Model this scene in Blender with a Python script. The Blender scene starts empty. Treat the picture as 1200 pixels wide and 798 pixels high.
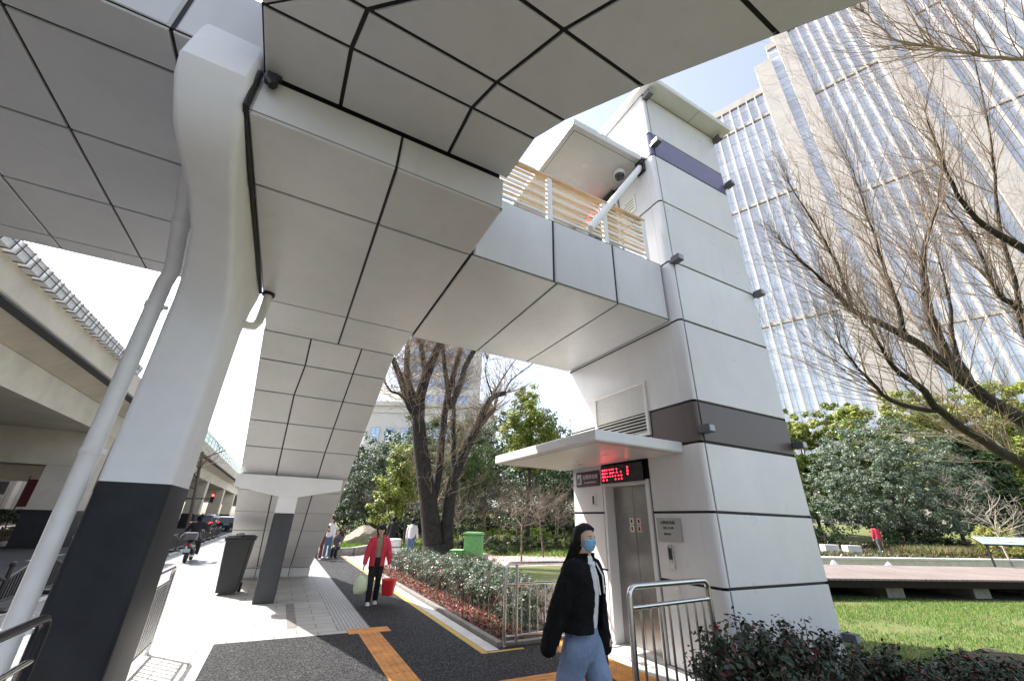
import bpy, bmesh, math, random
import numpy as np
from mathutils import Vector, Matrix, Quaternion
random.seed(7)
NPR = np.random.RandomState(11)
S = bpy.context.scene
COL = S.collection
PI = math.pi

# ------------------------------------------------------------------ helpers
class MB:
    """collects faces and links them as one mesh object"""
    def __init__(s):
        s.v = []; s.f = []; s.m = []; s.sm = []
    def add(s, vs, fs, mi=0, smooth=False):
        o = len(s.v)
        s.v.extend([tuple(p) for p in vs])
        for f in fs:
            s.f.append([i + o for i in f]); s.m.append(mi); s.sm.append(smooth)
    def box(s, a, b, mi=0):
        x0, y0, z0 = a; x1, y1, z1 = b
        s.add([(x0,y0,z0),(x1,y0,z0),(x1,y1,z0),(x0,y1,z0),(x0,y0,z1),(x1,y0,z1),(x1,y1,z1),(x0,y1,z1)],
              [(0,3,2,1),(4,5,6,7),(0,1,5,4),(1,2,6,5),(2,3,7,6),(3,0,4,7)], mi)
    def obox(s, c, ax, ay, az, mi=0, bev=0.0):
        """box with centre c and half-axes ax ay az; bev chamfers every edge"""
        c, ax, ay, az = Vector(c), Vector(ax), Vector(ay), Vector(az)
        if bev <= 0:
            P = [c+ax*i+ay*j+az*k for k in (-1,1) for j in (-1,1) for i in (-1,1)]
            s.add(P, [(0,2,3,1),(4,5,7,6),(0,1,5,4),(1,3,7,5),(3,2,6,7),(2,0,4,6)], mi); return
        bm = bmesh.new(); bmesh.ops.create_cube(bm, size=2)
        L = (ax.length, ay.length, az.length); U = (ax.normalized(), ay.normalized(), az.normalized())
        for v in bm.verts: v.co = Vector((v.co.x*L[0], v.co.y*L[1], v.co.z*L[2]))
        bmesh.ops.bevel(bm, geom=bm.edges[:], offset=bev, segments=2, profile=.5, affect='EDGES')
        bm.verts.index_update()
        s.add([c+U[0]*v.co.x+U[1]*v.co.y+U[2]*v.co.z for v in bm.verts], [[v.index for v in f.verts] for f in bm.faces], mi)
        bm.free()
    def bbox(s, a, b, mi=0, bev=.01):
        a, b = Vector(a), Vector(b); c = (a+b)/2; h = (b-a)/2
        s.obox(c, (h.x,0,0), (0,h.y,0), (0,0,h.z), mi, min(bev, h.x*.8, h.y*.8, h.z*.8))
    def prism(s, pts, vec, mi=0, smooth=False):
        """closed prism: polygon pts (3d) extruded by vec"""
        n = len(pts); P = [Vector(p) for p in pts]; Q = [p+Vector(vec) for p in P]
        s.add(P+Q, [list(range(n))[::-1], list(range(n, 2*n))]+[(i, (i+1)%n, n+(i+1)%n, n+i) for i in range(n)], mi, smooth)
    def tube(s, pts, r, n=8, mi=0, cap=True, smooth=True, flat=1.0):
        P = [Vector(p) for p in pts]
        R = r if isinstance(r, (list, tuple)) else [r]*len(P)
        up = None; rings = []
        for i, p in enumerate(P):
            t = (P[min(i+1, len(P)-1)]-P[max(i-1, 0)])
            t = t.normalized() if t.length > 1e-9 else Vector((0,0,1))
            if up is None: up = t.orthogonal().normalized()
            else:
                up = up - t*up.dot(t)
                up = up.normalized() if up.length > 1e-6 else t.orthogonal().normalized()
            w = t.cross(up)
            rings.append([p+(up*math.cos(2*PI*k/n)+w*flat*math.sin(2*PI*k/n))*R[i] for k in range(n)])
        V = [q for g in rings for q in g]; Fc = []
        for i in range(len(P)-1):
            for k in range(n):
                Fc.append((i*n+k, i*n+(k+1)%n, (i+1)*n+(k+1)%n, (i+1)*n+k))
        s.add(V, Fc, mi, smooth)
        if cap:
            s.add(rings[0], [list(range(n))[::-1]], mi); s.add(rings[-1], [list(range(n))], mi)
    def loft(s, rings, mi=0, smooth=True, cap=True, closed=True):
        n = len(rings[0]); V = [q for g in rings for q in g]; Fc = []
        for i in range(len(rings)-1):
            for k in range(n if closed else n-1):
                Fc.append((i*n+k, i*n+(k+1)%n, (i+1)*n+(k+1)%n, (i+1)*n+k))
        s.add(V, Fc, mi, smooth)
        if cap and closed:
            s.add(rings[0], [list(range(n))[::-1]], mi, smooth); s.add(rings[-1], [list(range(n))], mi, smooth)
    def ball(s, c, r, mi=0, nu=12, nv=8, M=None):
        rx, ry, rz = (r, r, r) if not isinstance(r, (tuple, list)) else r
        rings = []
        for j in range(nv+1):
            a = -PI/2+PI*j/nv; a = max(-PI/2+.02, min(PI/2-.02, a))
            g = []
            for k in range(nu):
                p = Vector((rx*math.cos(a)*math.cos(2*PI*k/nu), ry*math.cos(a)*math.sin(2*PI*k/nu), rz*math.sin(a)))
                if M is not None: p = M @ p
                g.append(Vector(c)+p)
            rings.append(g)
        s.loft(rings, mi)
    def panel(s, pts, nrm, gap=.022, thick=.03, bev=.006, mi=0, mb=1, back=True):
        """a cladding panel: convex polygon pts on its outer plane, shrunk by half a joint, with a dark backing in the joint"""
        P = [Vector(p) for p in pts]; N = Vector(nrm).normalized()
        def inset(d):
            c = sum(P, Vector())/len(P); L = []
            for i in range(len(P)):
                a, b = P[i], P[(i+1)%len(P)]
                e = (b-a).normalized(); q = N.cross(e)
                if q.dot(c-a) < 0: q = -q
                L.append((a+q*d, e))
            R = []
            for i in range(len(P)):
                (p, e), (r, g) = L[i-1], L[i]
                den = e.cross(g).dot(N)
                if abs(den) < 1e-6: R.append(r.copy()); continue
                t = (r-p).cross(g).dot(N)/den
                R.append(p+e*t)
            return R
        A = inset(gap/2+bev); B = [p-N*bev for p in inset(gap/2)]; C = [p-N*thick for p in inset(gap/2)]
        n = len(P)
        flip = (P[1]-P[0]).cross(P[2]-P[1]).dot(N) < 0
        F = [list(range(n))]+[(i, n+i, n+(i+1)%n, (i+1)%n) for i in range(n)]+[(n+i, 2*n+i, 2*n+(i+1)%n, n+(i+1)%n) for i in range(n)]
        if flip: F = [list(f)[::-1] for f in F]
        s.add(A+B+C, F, mi)
        if back:
            D = [p-N*thick*.8 for p in P]
            s.add(D, [list(range(n))[::-1] if flip else list(range(n))], mb)
    def build(s, name, mats, parent=None, loc=None, **kw):
        me = bpy.data.meshes.new(name)
        me.from_pydata(s.v, [], s.f)
        for m in (mats if isinstance(mats, (list, tuple)) else [mats]): me.materials.append(m)
        me.polygons.foreach_set('material_index', s.m); me.polygons.foreach_set('use_smooth', s.sm)
        me.update()
        o = bpy.data.objects.new(name, me); COL.objects.link(o)
        if parent is not None: o.parent = parent
        if loc is not None: o.location = loc
        tag(o, **kw)
        return o

def tag(o, label=None, cat=None, group=None, kind=None):
    if label: o['label'] = label
    if cat: o['category'] = cat
    if group: o['group'] = group
    if kind: o['kind'] = kind
    return o
def thing(name, label, cat, loc=(0,0,0), rz=0.0, group=None):
    o = bpy.data.objects.new(name, None); COL.objects.link(o)
    o.location = loc; o.rotation_euler = (0,0,rz); o.empty_display_size = .2
    return tag(o, label, cat, group)
def copy_tree(o, loc=None, rz=None, label=None, parent=None):
    c = o.copy(); COL.objects.link(c)
    if parent is not None: c.parent = parent
    if loc is not None: c.location = loc
    if rz is not None: c.rotation_euler = (0,0,rz)
    if label: c['label'] = label
    for ch in [x for x in bpy.data.objects if x.parent == o]: copy_tree(ch, parent=c)
    return c
def mesh_obj(name, verts, faces, mats, idx=None, parent=None, smooth=False, **kw):
    """numpy quads to one object"""
    me = bpy.data.meshes.new(name)
    nv, nf = len(verts), len(faces)
    me.vertices.add(nv); me.vertices.foreach_set('co', np.asarray(verts, np.float32).ravel())
    k = faces.shape[1]
    me.loops.add(nf*k); me.loops.foreach_set('vertex_index', faces.astype(np.int32).ravel())
    me.polygons.add(nf); me.polygons.foreach_set('loop_start', np.arange(0, nf*k, k, dtype=np.int32))
    for m in mats: me.materials.append(m)
    if idx is not None: me.polygons.foreach_set('material_index', idx.astype(np.int32))
    if smooth: me.polygons.foreach_set('use_smooth', np.ones(nf, bool))
    me.update(calc_edges=True); me.validate()
    o = bpy.data.objects.new(name, me); COL.objects.link(o)
    if parent is not None: o.parent = parent
    tag(o, **kw); return o
def text_part(name, body, size, mat, M, parent, ext=.002, align='CENTER'):
    cu = bpy.data.curves.new(name, 'FONT'); cu.body = body; cu.size = size; cu.extrude = ext
    cu.align_x = align; cu.align_y = 'CENTER'
    t = bpy.data.objects.new(name, cu); COL.objects.link(t)
    bpy.context.view_layer.update()
    dg = bpy.context.evaluated_depsgraph_get()
    me = bpy.data.meshes.new_from_object(t.evaluated_get(dg))
    bpy.data.objects.remove(t)
    me.materials.clear(); me.materials.append(mat)
    me.transform(M)
    o = bpy.data.objects.new(name, me); COL.objects.link(o); o.parent = parent
    return o
def frame_M(o, x, y):
    """matrix with origin o, text direction x, up y"""
    x, y = Vector(x).normalized(), Vector(y).normalized(); z = x.cross(y)
    return Matrix(((x.x,y.x,z.x,o[0]),(x.y,y.y,z.y,o[1]),(x.z,y.z,z.z,o[2]),(0,0,0,1)))
FW = Vector((.458,.889,0)); RT = Vector((.889,-.458,0))
def W(s_, d_, z=0.0):
    """park frame: s along the boardwalk, d away from the footbridge"""
    p = RT*s_+FW*d_; return Vector((p.x, p.y, z))

# ------------------------------------------------------------------ materials
def mat(name, c, rough=.6, metal=0.0, amt=.0, scale=3.0, bump=0.0, bscale=40.0, c2=None, spec=.5, detail=6, wave=None, coat=0.0):
    m = bpy.data.materials.new(name); m.use_nodes = True
    nt = m.node_tree; b = nt.nodes['Principled BSDF']
    b.inputs['Base Color'].default_value = (*c, 1); b.inputs['Roughness'].default_value = rough
    b.inputs['Metallic'].default_value = metal; b.inputs['Specular IOR Level'].default_value = spec
    if coat: b.inputs['Coat Weight'].default_value = coat; b.inputs['Coat Roughness'].default_value = .12
    tc = nt.nodes.new('ShaderNodeTexCoord')
    if amt > 0 or c2:
        n = nt.nodes.new('ShaderNodeTexNoise'); n.inputs['Scale'].default_value = scale; n.inputs['Detail'].default_value = detail
        n.inputs['Roughness'].default_value = .65
        nt.links.new(tc.outputs['Object'], n.inputs['Vector'])
        r = nt.nodes.new('ShaderNodeValToRGB'); r.color_ramp.elements[0].position = .32; r.color_ramp.elements[1].position = .68
        lo = c2 if c2 else tuple(max(0, x*(1-amt)) for x in c); hi = c if c2 else tuple(min(1, x*(1+amt)) for x in c)
        r.color_ramp.elements[0].color = (*lo, 1); r.color_ramp.elements[1].color = (*hi, 1)
        nt.links.new(n.outputs['Fac'], r.inputs['Fac']); nt.links.new(r.outputs['Color'], b.inputs['Base Color'])
    if bump > 0:
        n2 = nt.nodes.new('ShaderNodeTexNoise'); n2.inputs['Scale'].default_value = bscale; n2.inputs['Detail'].default_value = 4
        nt.links.new(tc.outputs['Object'], n2.inputs['Vector'])
        bp = nt.nodes.new('ShaderNodeBump'); bp.inputs['Strength'].default_value = bump; bp.inputs['Distance'].default_value = .02
        nt.links.new(n2.outputs['Fac'], bp.inputs['Height']); nt.links.new(bp.outputs['Normal'], b.inputs['Normal'])
    return m
def tile_mat(name, c1, c2, cm, w, h, mortar=.006, rough=.6, rot=0.0, offset=.5, scale_noise=.6, amt=.12, bump=.3, axis='xy'):
    m = bpy.data.materials.new(name); m.use_nodes = True
    nt = m.node_tree; b = nt.nodes['Principled BSDF']; b.inputs['Roughness'].default_value = rough
    tc = nt.nodes.new('ShaderNodeTexCoord'); mp = nt.nodes.new('ShaderNodeMapping')
    mp.inputs['Rotation'].default_value = (0,0,rot)
    if axis == 'xz': mp.inputs['Rotation'].default_value = (-PI/2,0,0)
    if axis == 'yz':
        mp.vector_type = 'TEXTURE'; mp.inputs['Rotation'].default_value = (PI/2,0,PI/2)
    nt.links.new(tc.outputs['Object'], mp.inputs['Vector'])
    br = nt.nodes.new('ShaderNodeTexBrick'); br.inputs['Scale'].default_value = 1.0
    br.inputs['Brick Width'].default_value = w; br.inputs['Row Height'].default_value = h; br.inputs['Mortar Size'].default_value = mortar
    br.offset = offset; br.inputs['Color1'].default_value = (*c1,1); br.inputs['Color2'].default_value = (*c2,1); br.inputs['Mortar'].default_value = (*cm,1)
    nt.links.new(mp.outputs['Vector'], br.inputs['Vector'])
    n = nt.nodes.new('ShaderNodeTexNoise'); n.inputs['Scale'].default_value = scale_noise; n.inputs['Detail'].default_value = 8
    nt.links.new(tc.outputs['Object'], n.inputs['Vector'])
    mr = nt.nodes.new('ShaderNodeMapRange'); mr.inputs['From Min'].default_value=.3; mr.inputs['From Max'].default_value=.7
    mr.inputs['To Min'].default_value = 1-amt; mr.inputs['To Max'].default_value = 1+amt*.4
    nt.links.new(n.outputs['Fac'], mr.inputs['Value'])
    mx = nt.nodes.new('ShaderNodeMix'); mx.data_type = 'RGBA'; mx.blend_type = 'MULTIPLY'; mx.inputs['Factor'].default_value = 1
    nt.links.new(br.outputs['Color'], mx.inputs['A']); nt.links.new(mr.outputs['Result'], mx.inputs['B'])
    nt.links.new(mx.outputs['Result'], b.inputs['Base Color'])
    bp = nt.nodes.new('ShaderNodeBump'); bp.inputs['Strength'].default_value = bump; bp.inputs['Distance'].default_value = .004; bp.invert = True
    nt.links.new(br.outputs['Fac'], bp.inputs['Height']); nt.links.new(bp.outputs['Normal'], b.inputs['Normal'])
    return m
def speckle_mat(name, base, spot, scale, lo, hi, rough=.85, bump=.5, patch=.15, spec=.2):
    m = bpy.data.materials.new(name); m.use_nodes = True
    nt = m.node_tree; b = nt.nodes['Principled BSDF']; b.inputs['Roughness'].default_value = rough
    tc = nt.nodes.new('ShaderNodeTexCoord')
    b.inputs['Specular IOR Level'].default_value = spec
    v = nt.nodes.new('ShaderNodeTexVoronoi'); v.inputs['Scale'].default_value = scale
    nt.links.new(tc.outputs['Object'], v.inputs['Vector'])
    r = nt.nodes.new('ShaderNodeValToRGB'); r.color_ramp.elements[0].position = lo; r.color_ramp.elements[1].position = hi
    r.color_ramp.elements[0].color = (*base,1); r.color_ramp.elements[1].color = (*spot,1)
    sep = nt.nodes.new('ShaderNodeSeparateColor'); nt.links.new(v.outputs['Color'], sep.inputs['Color'])
    nt.links.new(sep.outputs['Red'], r.inputs['Fac'])
    n = nt.nodes.new('ShaderNodeTexNoise'); n.inputs['Scale'].default_value = .8; n.inputs['Detail'].default_value = 6
    nt.links.new(tc.outputs['Object'], n.inputs['Vector'])
    mr = nt.nodes.new('ShaderNodeMapRange'); mr.inputs['From Min'].default_value=.3; mr.inputs['From Max'].default_value=.7
    mr.inputs['To Min'].default_value = 1-patch; mr.inputs['To Max'].default_value = 1+patch
    nt.links.new(n.outputs['Fac'], mr.inputs['Value'])
    mx = nt.nodes.new('ShaderNodeMix'); mx.data_type = 'RGBA'; mx.blend_type = 'MULTIPLY'; mx.inputs['Factor'].default_value = 1
    nt.links.new(r.outputs['Color'], mx.inputs['A']); nt.links.new(mr.outputs['Result'], mx.inputs['B'])
    nt.links.new(mx.outputs['Result'], b.inputs['Base Color'])
    bp = nt.nodes.new('ShaderNodeBump'); bp.inputs['Strength'].default_value = bump; bp.inputs['Distance'].default_value = .006
    nt.links.new(v.outputs['Distance'], bp.inputs['Height']); nt.links.new(bp.outputs['Normal'], b.inputs['Normal'])
    return m
def leaf_mat(name, c, rough=.45, trans=.25):
    m = bpy.data.materials.new(name); m.use_nodes = True
    nt = m.node_tree; b = nt.nodes['Principled BSDF']
    b.inputs['Roughness'].default_value = rough
    oi = nt.nodes.new('ShaderNodeNewGeometry')
    hs = nt.nodes.new('ShaderNodeHueSaturation'); hs.inputs['Color'].default_value = (*c,1)
    mr = nt.nodes.new('ShaderNodeMapRange'); mr.inputs['To Min'].default_value = .6; mr.inputs['To Max'].default_value = 1.4
    nt.links.new(oi.outputs['Random Per Island'], mr.inputs['Value']); nt.links.new(mr.outputs['Result'], hs.inputs['Value'])
    nt.links.new(hs.outputs['Color'], b.inputs['Base Color'])
    if trans > 0:
        tr = nt.nodes.new('ShaderNodeBsdfTranslucent'); nt.links.new(hs.outputs['Color'], tr.inputs['Color'])
        ms = nt.nodes.new('ShaderNodeMixShader'); ms.inputs['Fac'].default_value = trans
        nt.links.new(b.outputs['BSDF'], ms.inputs[1]); nt.links.new(tr.outputs['BSDF'], ms.inputs[2])
        nt.links.new(ms.outputs['Shader'], nt.nodes['Material Output'].inputs['Surface'])
    return m
def emit_mat(name, c, e):
    m = mat(name, c, .5); b = m.node_tree.nodes['Principled BSDF']
    b.inputs['Emission Color'].default_value = (*c,1); b.inputs['Emission Strength'].default_value = e
    return m

def clad_mat(name, c, rough=.3):
    """coated panel: slight tone change from panel to panel, faint grime and rain streaks"""
    m = mat(name, c, rough, 0, .05, 1.1, .012, 7)
    nt = m.node_tree; b = nt.nodes['Principled BSDF']
    src = b.inputs['Base Color'].links[0].from_socket
    g = nt.nodes.new('ShaderNodeNewGeometry'); r = nt.nodes.new('ShaderNodeMapRange'); r.inputs['To Min'].default_value = .94; r.inputs['To Max'].default_value = 1.03
    nt.links.new(g.outputs['Random Per Island'], r.inputs['Value'])
    tc = nt.nodes.new('ShaderNodeTexCoord'); mp = nt.nodes.new('ShaderNodeMapping'); mp.inputs['Scale'].default_value = (7,7,.5)
    n = nt.nodes.new('ShaderNodeTexNoise'); n.inputs['Scale'].default_value = 1.0; n.inputs['Detail'].default_value = 5
    nt.links.new(tc.outputs['Object'], mp.inputs['Vector']); nt.links.new(mp.outputs['Vector'], n.inputs['Vector'])
    r2 = nt.nodes.new('ShaderNodeMapRange'); r2.inputs['From Min'].default_value = .52; r2.inputs['From Max'].default_value = .78; r2.inputs['To Min'].default_value = 1.0; r2.inputs['To Max'].default_value = .945
    nt.links.new(n.outputs['Fac'], r2.inputs['Value'])
    mu = nt.nodes.new('ShaderNodeMath'); mu.operation = 'MULTIPLY'; nt.links.new(r.outputs['Result'], mu.inputs[0]); nt.links.new(r2.outputs['Result'], mu.inputs[1])
    mx = nt.nodes.new('ShaderNodeMix'); mx.data_type = 'RGBA'; mx.blend_type = 'MULTIPLY'; mx.inputs['Factor'].default_value = 1
    nt.links.new(src, mx.inputs['A']); nt.links.new(mu.outputs['Value'], mx.inputs['B']); nt.links.new(mx.outputs['Result'], b.inputs['Base Color'])
    n3 = nt.nodes.new('ShaderNodeTexNoise'); n3.inputs['Scale'].default_value = 2.5; nt.links.new(tc.outputs['Object'], n3.inputs['Vector'])
    r3 = nt.nodes.new('ShaderNodeMapRange'); r3.inputs['To Min'].default_value = rough-.06; r3.inputs['To Max'].default_value = rough+.14
    nt.links.new(n3.outputs['Fac'], r3.inputs['Value']); nt.links.new(r3.outputs['Result'], b.inputs['Roughness'])
    return m
M = dict(
 panel=clad_mat('warm_grey_aluminium', (.655,.652,.648)), towerpanel=clad_mat('white_aluminium', (.74,.735,.725), .28), deckpanel=clad_mat('grey_aluminium', (.66,.668,.68)),
 gasket=mat('black_gasket', (.012,.012,.013), .6),
 white=mat('white_painted_concrete', (.82,.82,.825), .5, 0, .05, 1.5, .06, 12),
 slate=mat('slate_paint', (.045,.048,.056), .5, 0, .2, 3, .05, 30), greybase=mat('charcoal_paint', (.021,.023,.028), .5, 0, .3, 2.2, .06, 30, spec=.3),
 pipe=mat('pale_grey_plastic_pipe', (.76,.75,.73), .4, 0, .06, 4),
 band=mat('grey_violet_panel', (.112,.088,.077), .42, 0, .05, 2),
 purple=mat('violet_glass_panel', (.17,.165,.29), .15, 0, .03, 2),
 steel=mat('brushed_steel', (.62,.62,.61), .25, 1.0, .05, 30),
 steel_door=mat('brushed_steel_door', (.33,.32,.305), .3, 1.0, .12, 5),
 darkrail=mat('dark_handrail', (.02,.02,.022), .35),
 black=mat('black_plastic', (.014,.014,.015), .45),
 binplastic=mat('grey_bin_plastic', (.022,.024,.027), .5, 0, .15, 6),
 lamp=mat('grey_lamp_housing', (.09,.09,.1), .4),
 lampface=mat('lamp_glass', (.35,.36,.38), .1),
 slat=mat('timber_coloured_slat', (.62,.46,.28), .45, 0, .12, 3),
 slatpale=mat('white_slat', (.78,.76,.72), .4),
 concrete=mat('beige_painted_concrete', (.58,.53,.45), .75, 0, .13, .8, .15, 20),
 concdark=mat('stained_concrete', (.36,.335,.29), .8, 0, .25, 1.2, .2, 15),
 gutter=mat('dark_gutter', (.05,.055,.06), .6),
 box=mat('white_planter', (.72,.73,.74), .5, 0, .1, 8),
 asphalt=speckle_mat('black_asphalt', (.006,.006,.007), (.07,.07,.075), 120, .55, 1.0, .8, .6),
 aggregate=speckle_mat('black_asphalt_coarse', (.006,.006,.007), (.115,.115,.12), 95, .5, 1.0, .75, .8),
 road=speckle_mat('road_asphalt', (.055,.055,.058), (.13,.13,.14), 90, .4, .9, .85, .3, .2),
 lane=speckle_mat('pale_lane', (.20,.20,.20), (.33,.33,.33), 60, .3, .9, .8, .2, .12),
 paving=tile_mat('pale_granite_paving', (.47,.45,.42), (.41,.395,.37), (.17,.165,.155), .6, .3, .008, .6, amt=.22, scale_noise=1.1),
 ribbed=tile_mat('ribbed_grey_paving', (.44,.43,.415), (.41,.40,.385), (.27,.265,.26), .3, .06, .012, .6, rot=PI/2, bump=.8),
 strip=mat('pale_concrete_strip', (.56,.55,.53), .7, 0, .12, 3, .1, 40),
 kerb=mat('dark_stone_kerb', (.20,.185,.17), .7, 0, .2, 6, .2, 50),
 yellow=mat('worn_yellow_paint', (.62,.40,.03), .6, c2=(.42,.32,.12), scale=9),
 orange=mat('orange_tactile', (.60,.25,.05), .6, 0, .28, 4, .1, 60),
 soil=mat('soil', (.055,.04,.03), .95, 0, .4, 6, .6, 25),
 turf=mat('turf_soil', (.085,.13,.025), .95, c2=(.15,.14,.055), scale=1.6, bump=.4, bscale=30),
 plaza=tile_mat('pink_paver_plaza', (.40,.32,.295), (.35,.285,.265), (.2,.17,.16), .3, .15, .008, .8),
 deckwood=tile_mat('weathered_deck_board', (.27,.215,.20), (.23,.185,.172), (.06,.045,.04), 2.4, .14, .008, .6, rot=-.617, amt=.2),
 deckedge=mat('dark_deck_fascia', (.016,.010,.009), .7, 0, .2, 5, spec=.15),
 stone=mat('pale_sandstone', (.62,.55,.46), .8, 0, .14, 2.5, .2, 20),
 greystone=mat('grey_stone', (.27,.255,.235), .85, 0, .3, 3, .6, 8),
 bark=mat('dark_bark', (.026,.021,.018), .9, 0, .6, 7, 1.0, 16),
 barkmid=mat('brown_bark', (.15,.115,.09), .9, 0, .4, 10, .6, 30),
 barkpale=mat('pale_bark', (.36,.31,.26), .85, 0, .3, 8, .4, 30),
 twig=mat('twig_bark', (.29,.22,.16), .85, 0, .35, 4),
 rockcut=mat('boulder_stone', (.36,.30,.24), .85, 0, .3, 2.2, .7, 6),
 greenwrap=mat('ivy_print_wrap', (.30,.58,.22), .5, c2=(.10,.33,.09), scale=26, detail=2),
 greenlid=mat('green_lid', (.22,.45,.19), .5, 0, .1, 10),
 sign=mat('maroon_sign', (.075,.012,.026), .35),
 signtext=mat('white_lettering', (.8,.8,.8), .5),
 ink=mat('dark_lettering', (.03,.03,.03), .6),
 plaque=mat('etched_steel_plaque', (.46,.46,.45), .38, 1.0, .06, 20),
 stickerw=mat('pale_sticker', (.78,.75,.66), .5),
 stickerp=mat('pink_sticker', (.75,.5,.48), .5),
 led=emit_mat('red_led', (1.0,.012,.03), 6.0),
 ledoff=mat('led_board', (.008,.008,.009), .2),
 redlamp=emit_mat('red_signal', (1.0,.04,.03), 6.0),
 tail=emit_mat('tail_light', (.9,.03,.04), 1.2),
 carblack=mat('dark_car_paint', (.02,.022,.026), .2, coat=.8),
 carwhite=mat('white_car_paint', (.72,.72,.72), .25, coat=.8),
 glass=mat('dark_glass', (.02,.025,.03), .05, spec=.8),
 tyre=mat('tyre_rubber', (.018,.018,.018), .8),
 redplastic=mat('red_plastic', (.72,.03,.035), .35),
 signface=mat('information_panel', (.30,.46,.50), .35, c2=(.40,.52,.50), scale=5),
 fence_green=mat('green_sound_screen', (.28,.50,.44), .35),
 skin=mat('skin', (.56,.36,.26), .5), lips=mat('lips', (.42,.16,.14), .5),
 hair=mat('black_hair', (.0045,.0036,.0036), .5, 0, .3, 40, .3, 120, spec=.25), eyew=mat('eye_white', (.75,.75,.74), .3), iris=mat('iris', (.02,.012,.01), .2),
 maskblue=mat('blue_mask', (.22,.50,.74), .75, 0, .05, 20), maskwhite=mat('white_mask', (.75,.76,.78), .75),
 fleece=mat('black_fleece', (.008,.008,.009), .95, 0, .4, 14, .8, 60, spec=.2),
 hoodie=mat('white_hoodie', (.66,.66,.69), .9, 0, .06, 10, .25, 30),
 denim=mat('pale_denim', (.22,.30,.44), .9, 0, .2, 5, .35, 25, c2=(.15,.21,.33)),
 redcoat=mat('red_coat', (.55,.03,.065), .7, 0, .15, 6, .3, 25),
 khaki=mat('khaki_jumper', (.27,.235,.165), .9, 0, .12, 10, .3, 30),
 blackcloth=mat('black_cloth', (.012,.012,.014), .9, 0, .3, 8, .3, 25),
 browncloth=mat('brown_cloth', (.12,.075,.05), .9, 0, .2, 8), maroon=mat('maroon_cloth', (.14,.03,.035), .9, 0, .2, 8),
 whitecloth=mat('white_cloth', (.70,.70,.72), .9, 0, .08, 8), greycloth=mat('grey_cloth', (.10,.10,.12), .9, 0, .2, 8),
 bluecloth=mat('blue_denim', (.09,.15,.27), .9, 0, .2, 8), shoew=mat('white_shoe', (.72,.72,.70), .6),
 bag=mat('thin_plastic_bag', (.62,.70,.48), .3), helmet=mat('pale_helmet', (.6,.6,.62), .25, coat=.6), yellowbag=mat('yellow_bag', (.8,.5,.03), .6),
)
L = dict(
 dark=leaf_mat('dark_leaf', (.030,.060,.018), .55), holly=leaf_mat('grey_green_leaf', (.085,.12,.075), .5), mid=leaf_mat('mid_leaf', (.075,.14,.022), .5),
 bright=leaf_mat('bright_leaf', (.17,.25,.03), .5), yellow=leaf_mat('yellow_green_leaf', (.28,.30,.05), .5), bamboo=leaf_mat('bamboo_leaf', (.10,.13,.035)),
 red=leaf_mat('red_leaf', (.15,.022,.028)), pink=leaf_mat('pink_flower', (.52,.04,.10), .5), dry=leaf_mat('dry_leaf', (.24,.15,.08), .7), gloss=leaf_mat('glossy_leaf', (.034,.06,.026), .3, .12),
 grass=leaf_mat('grass_blade', (.10,.225,.03), .6, .35), straw=leaf_mat('straw_blade', (.24,.25,.085), .7, .3), topi=leaf_mat('golden_privet', (.36,.36,.10)),
 camellia=leaf_mat('shaded_camellia_leaf', (.018,.036,.014), .38, .1), glint=leaf_mat('leaf_glint', (.16,.20,.145), .4, .2), dome=leaf_mat('dome_leaf', (.12,.165,.105), .5),  # shade darkened into the camellia leaf; glints put into the pale green leaf
 lime=leaf_mat('lime_groundcover', (.20,.30,.04)),
)
# ------------------------------------------------------------------ ground
def hgt(s_, d_):
    """rise of the park ground away from the street"""
    X = .889*s_+.458*d_
    a = max(0, d_-25)*.075
    if s_ > 14: a = max(a, .5*min(1, max(0, (d_-22.2-.22*(s_-16))/.25))+max(0, d_-31.5)*.07)
    k = min(1, max(0, (X-6)/5))
    return min(a, 3.2)*k
def sheet(name, rects, z, m):
    b = MB()
    for (x0, y0, x1, y1) in rects: b.add([(x0,y0,z),(x1,y0,z),(x1,y1,z),(x0,y1,z)], [(0,1,2,3)])
    return b.build(name, m, kind='structure')
sheet('ground', [(-900,-400,900,1500)], -.09, M['soil'])
sheet('road', [(-24,-40,-3.9,400)], -.03, M['road'])
sheet('pavement_lane', [(-3.9,-40,-1.37,400)], -.02, M['lane'])
sheet('pavement', [(-1.37,-12,2.93,70),(2.93,-12,4.94,6.35)], 0, M['paving'])
sheet('asphalt_path', [(-.44,-12,3.87,7.9),(1.70,7.9,2.86,70)], .004, M['aggregate'])
sheet('ribbed_paving_strip', [(1.2,8.12,1.69,24)], .004, M['ribbed'])
sheet('dark_paving_strip', [(.47,8.5,.62,10.7)], .004, M['kerb'])
sheet('pale_kerb_strip', [(2.94,6.2,3.14,24)], .006, M['strip'])
sheet('threshold_paving', [(4.37,3.75,4.94,6.6)], .004, M['strip'])
sheet('yellow_road_line', [(2.83,6.1,2.93,24),(2.94,6.1,3.5,6.17)], .008, M['yellow'])
b = MB(); b.bbox((3.15,6.3,-.02),(3.25,17,.07),0,.012); b.bbox((3.25,6.3,-.02),(4.85,6.4,.05),0,.012)
b.build('bed_kerb', M['kerb'], kind='structure')
sheet('planting_bed', [(3.25,6.4,7.4,16.6)], .02, M['soil'])
sheet('shrub_bed', [(3.3,.6,10.5,3.38)], .012, M['soil'])
sheet('park_plaza', [(2.94,16.6,26,33)], -.012, M['plaza'])
sheet('lawn', [(4.9,-30,60,16.6)], -.016, M['turf'])
b = MB(); b.box((-4.0,-40,-.03),(-3.82,200,.0),0); b.build('lane_edge_line', M['strip'], kind='structure')
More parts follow.
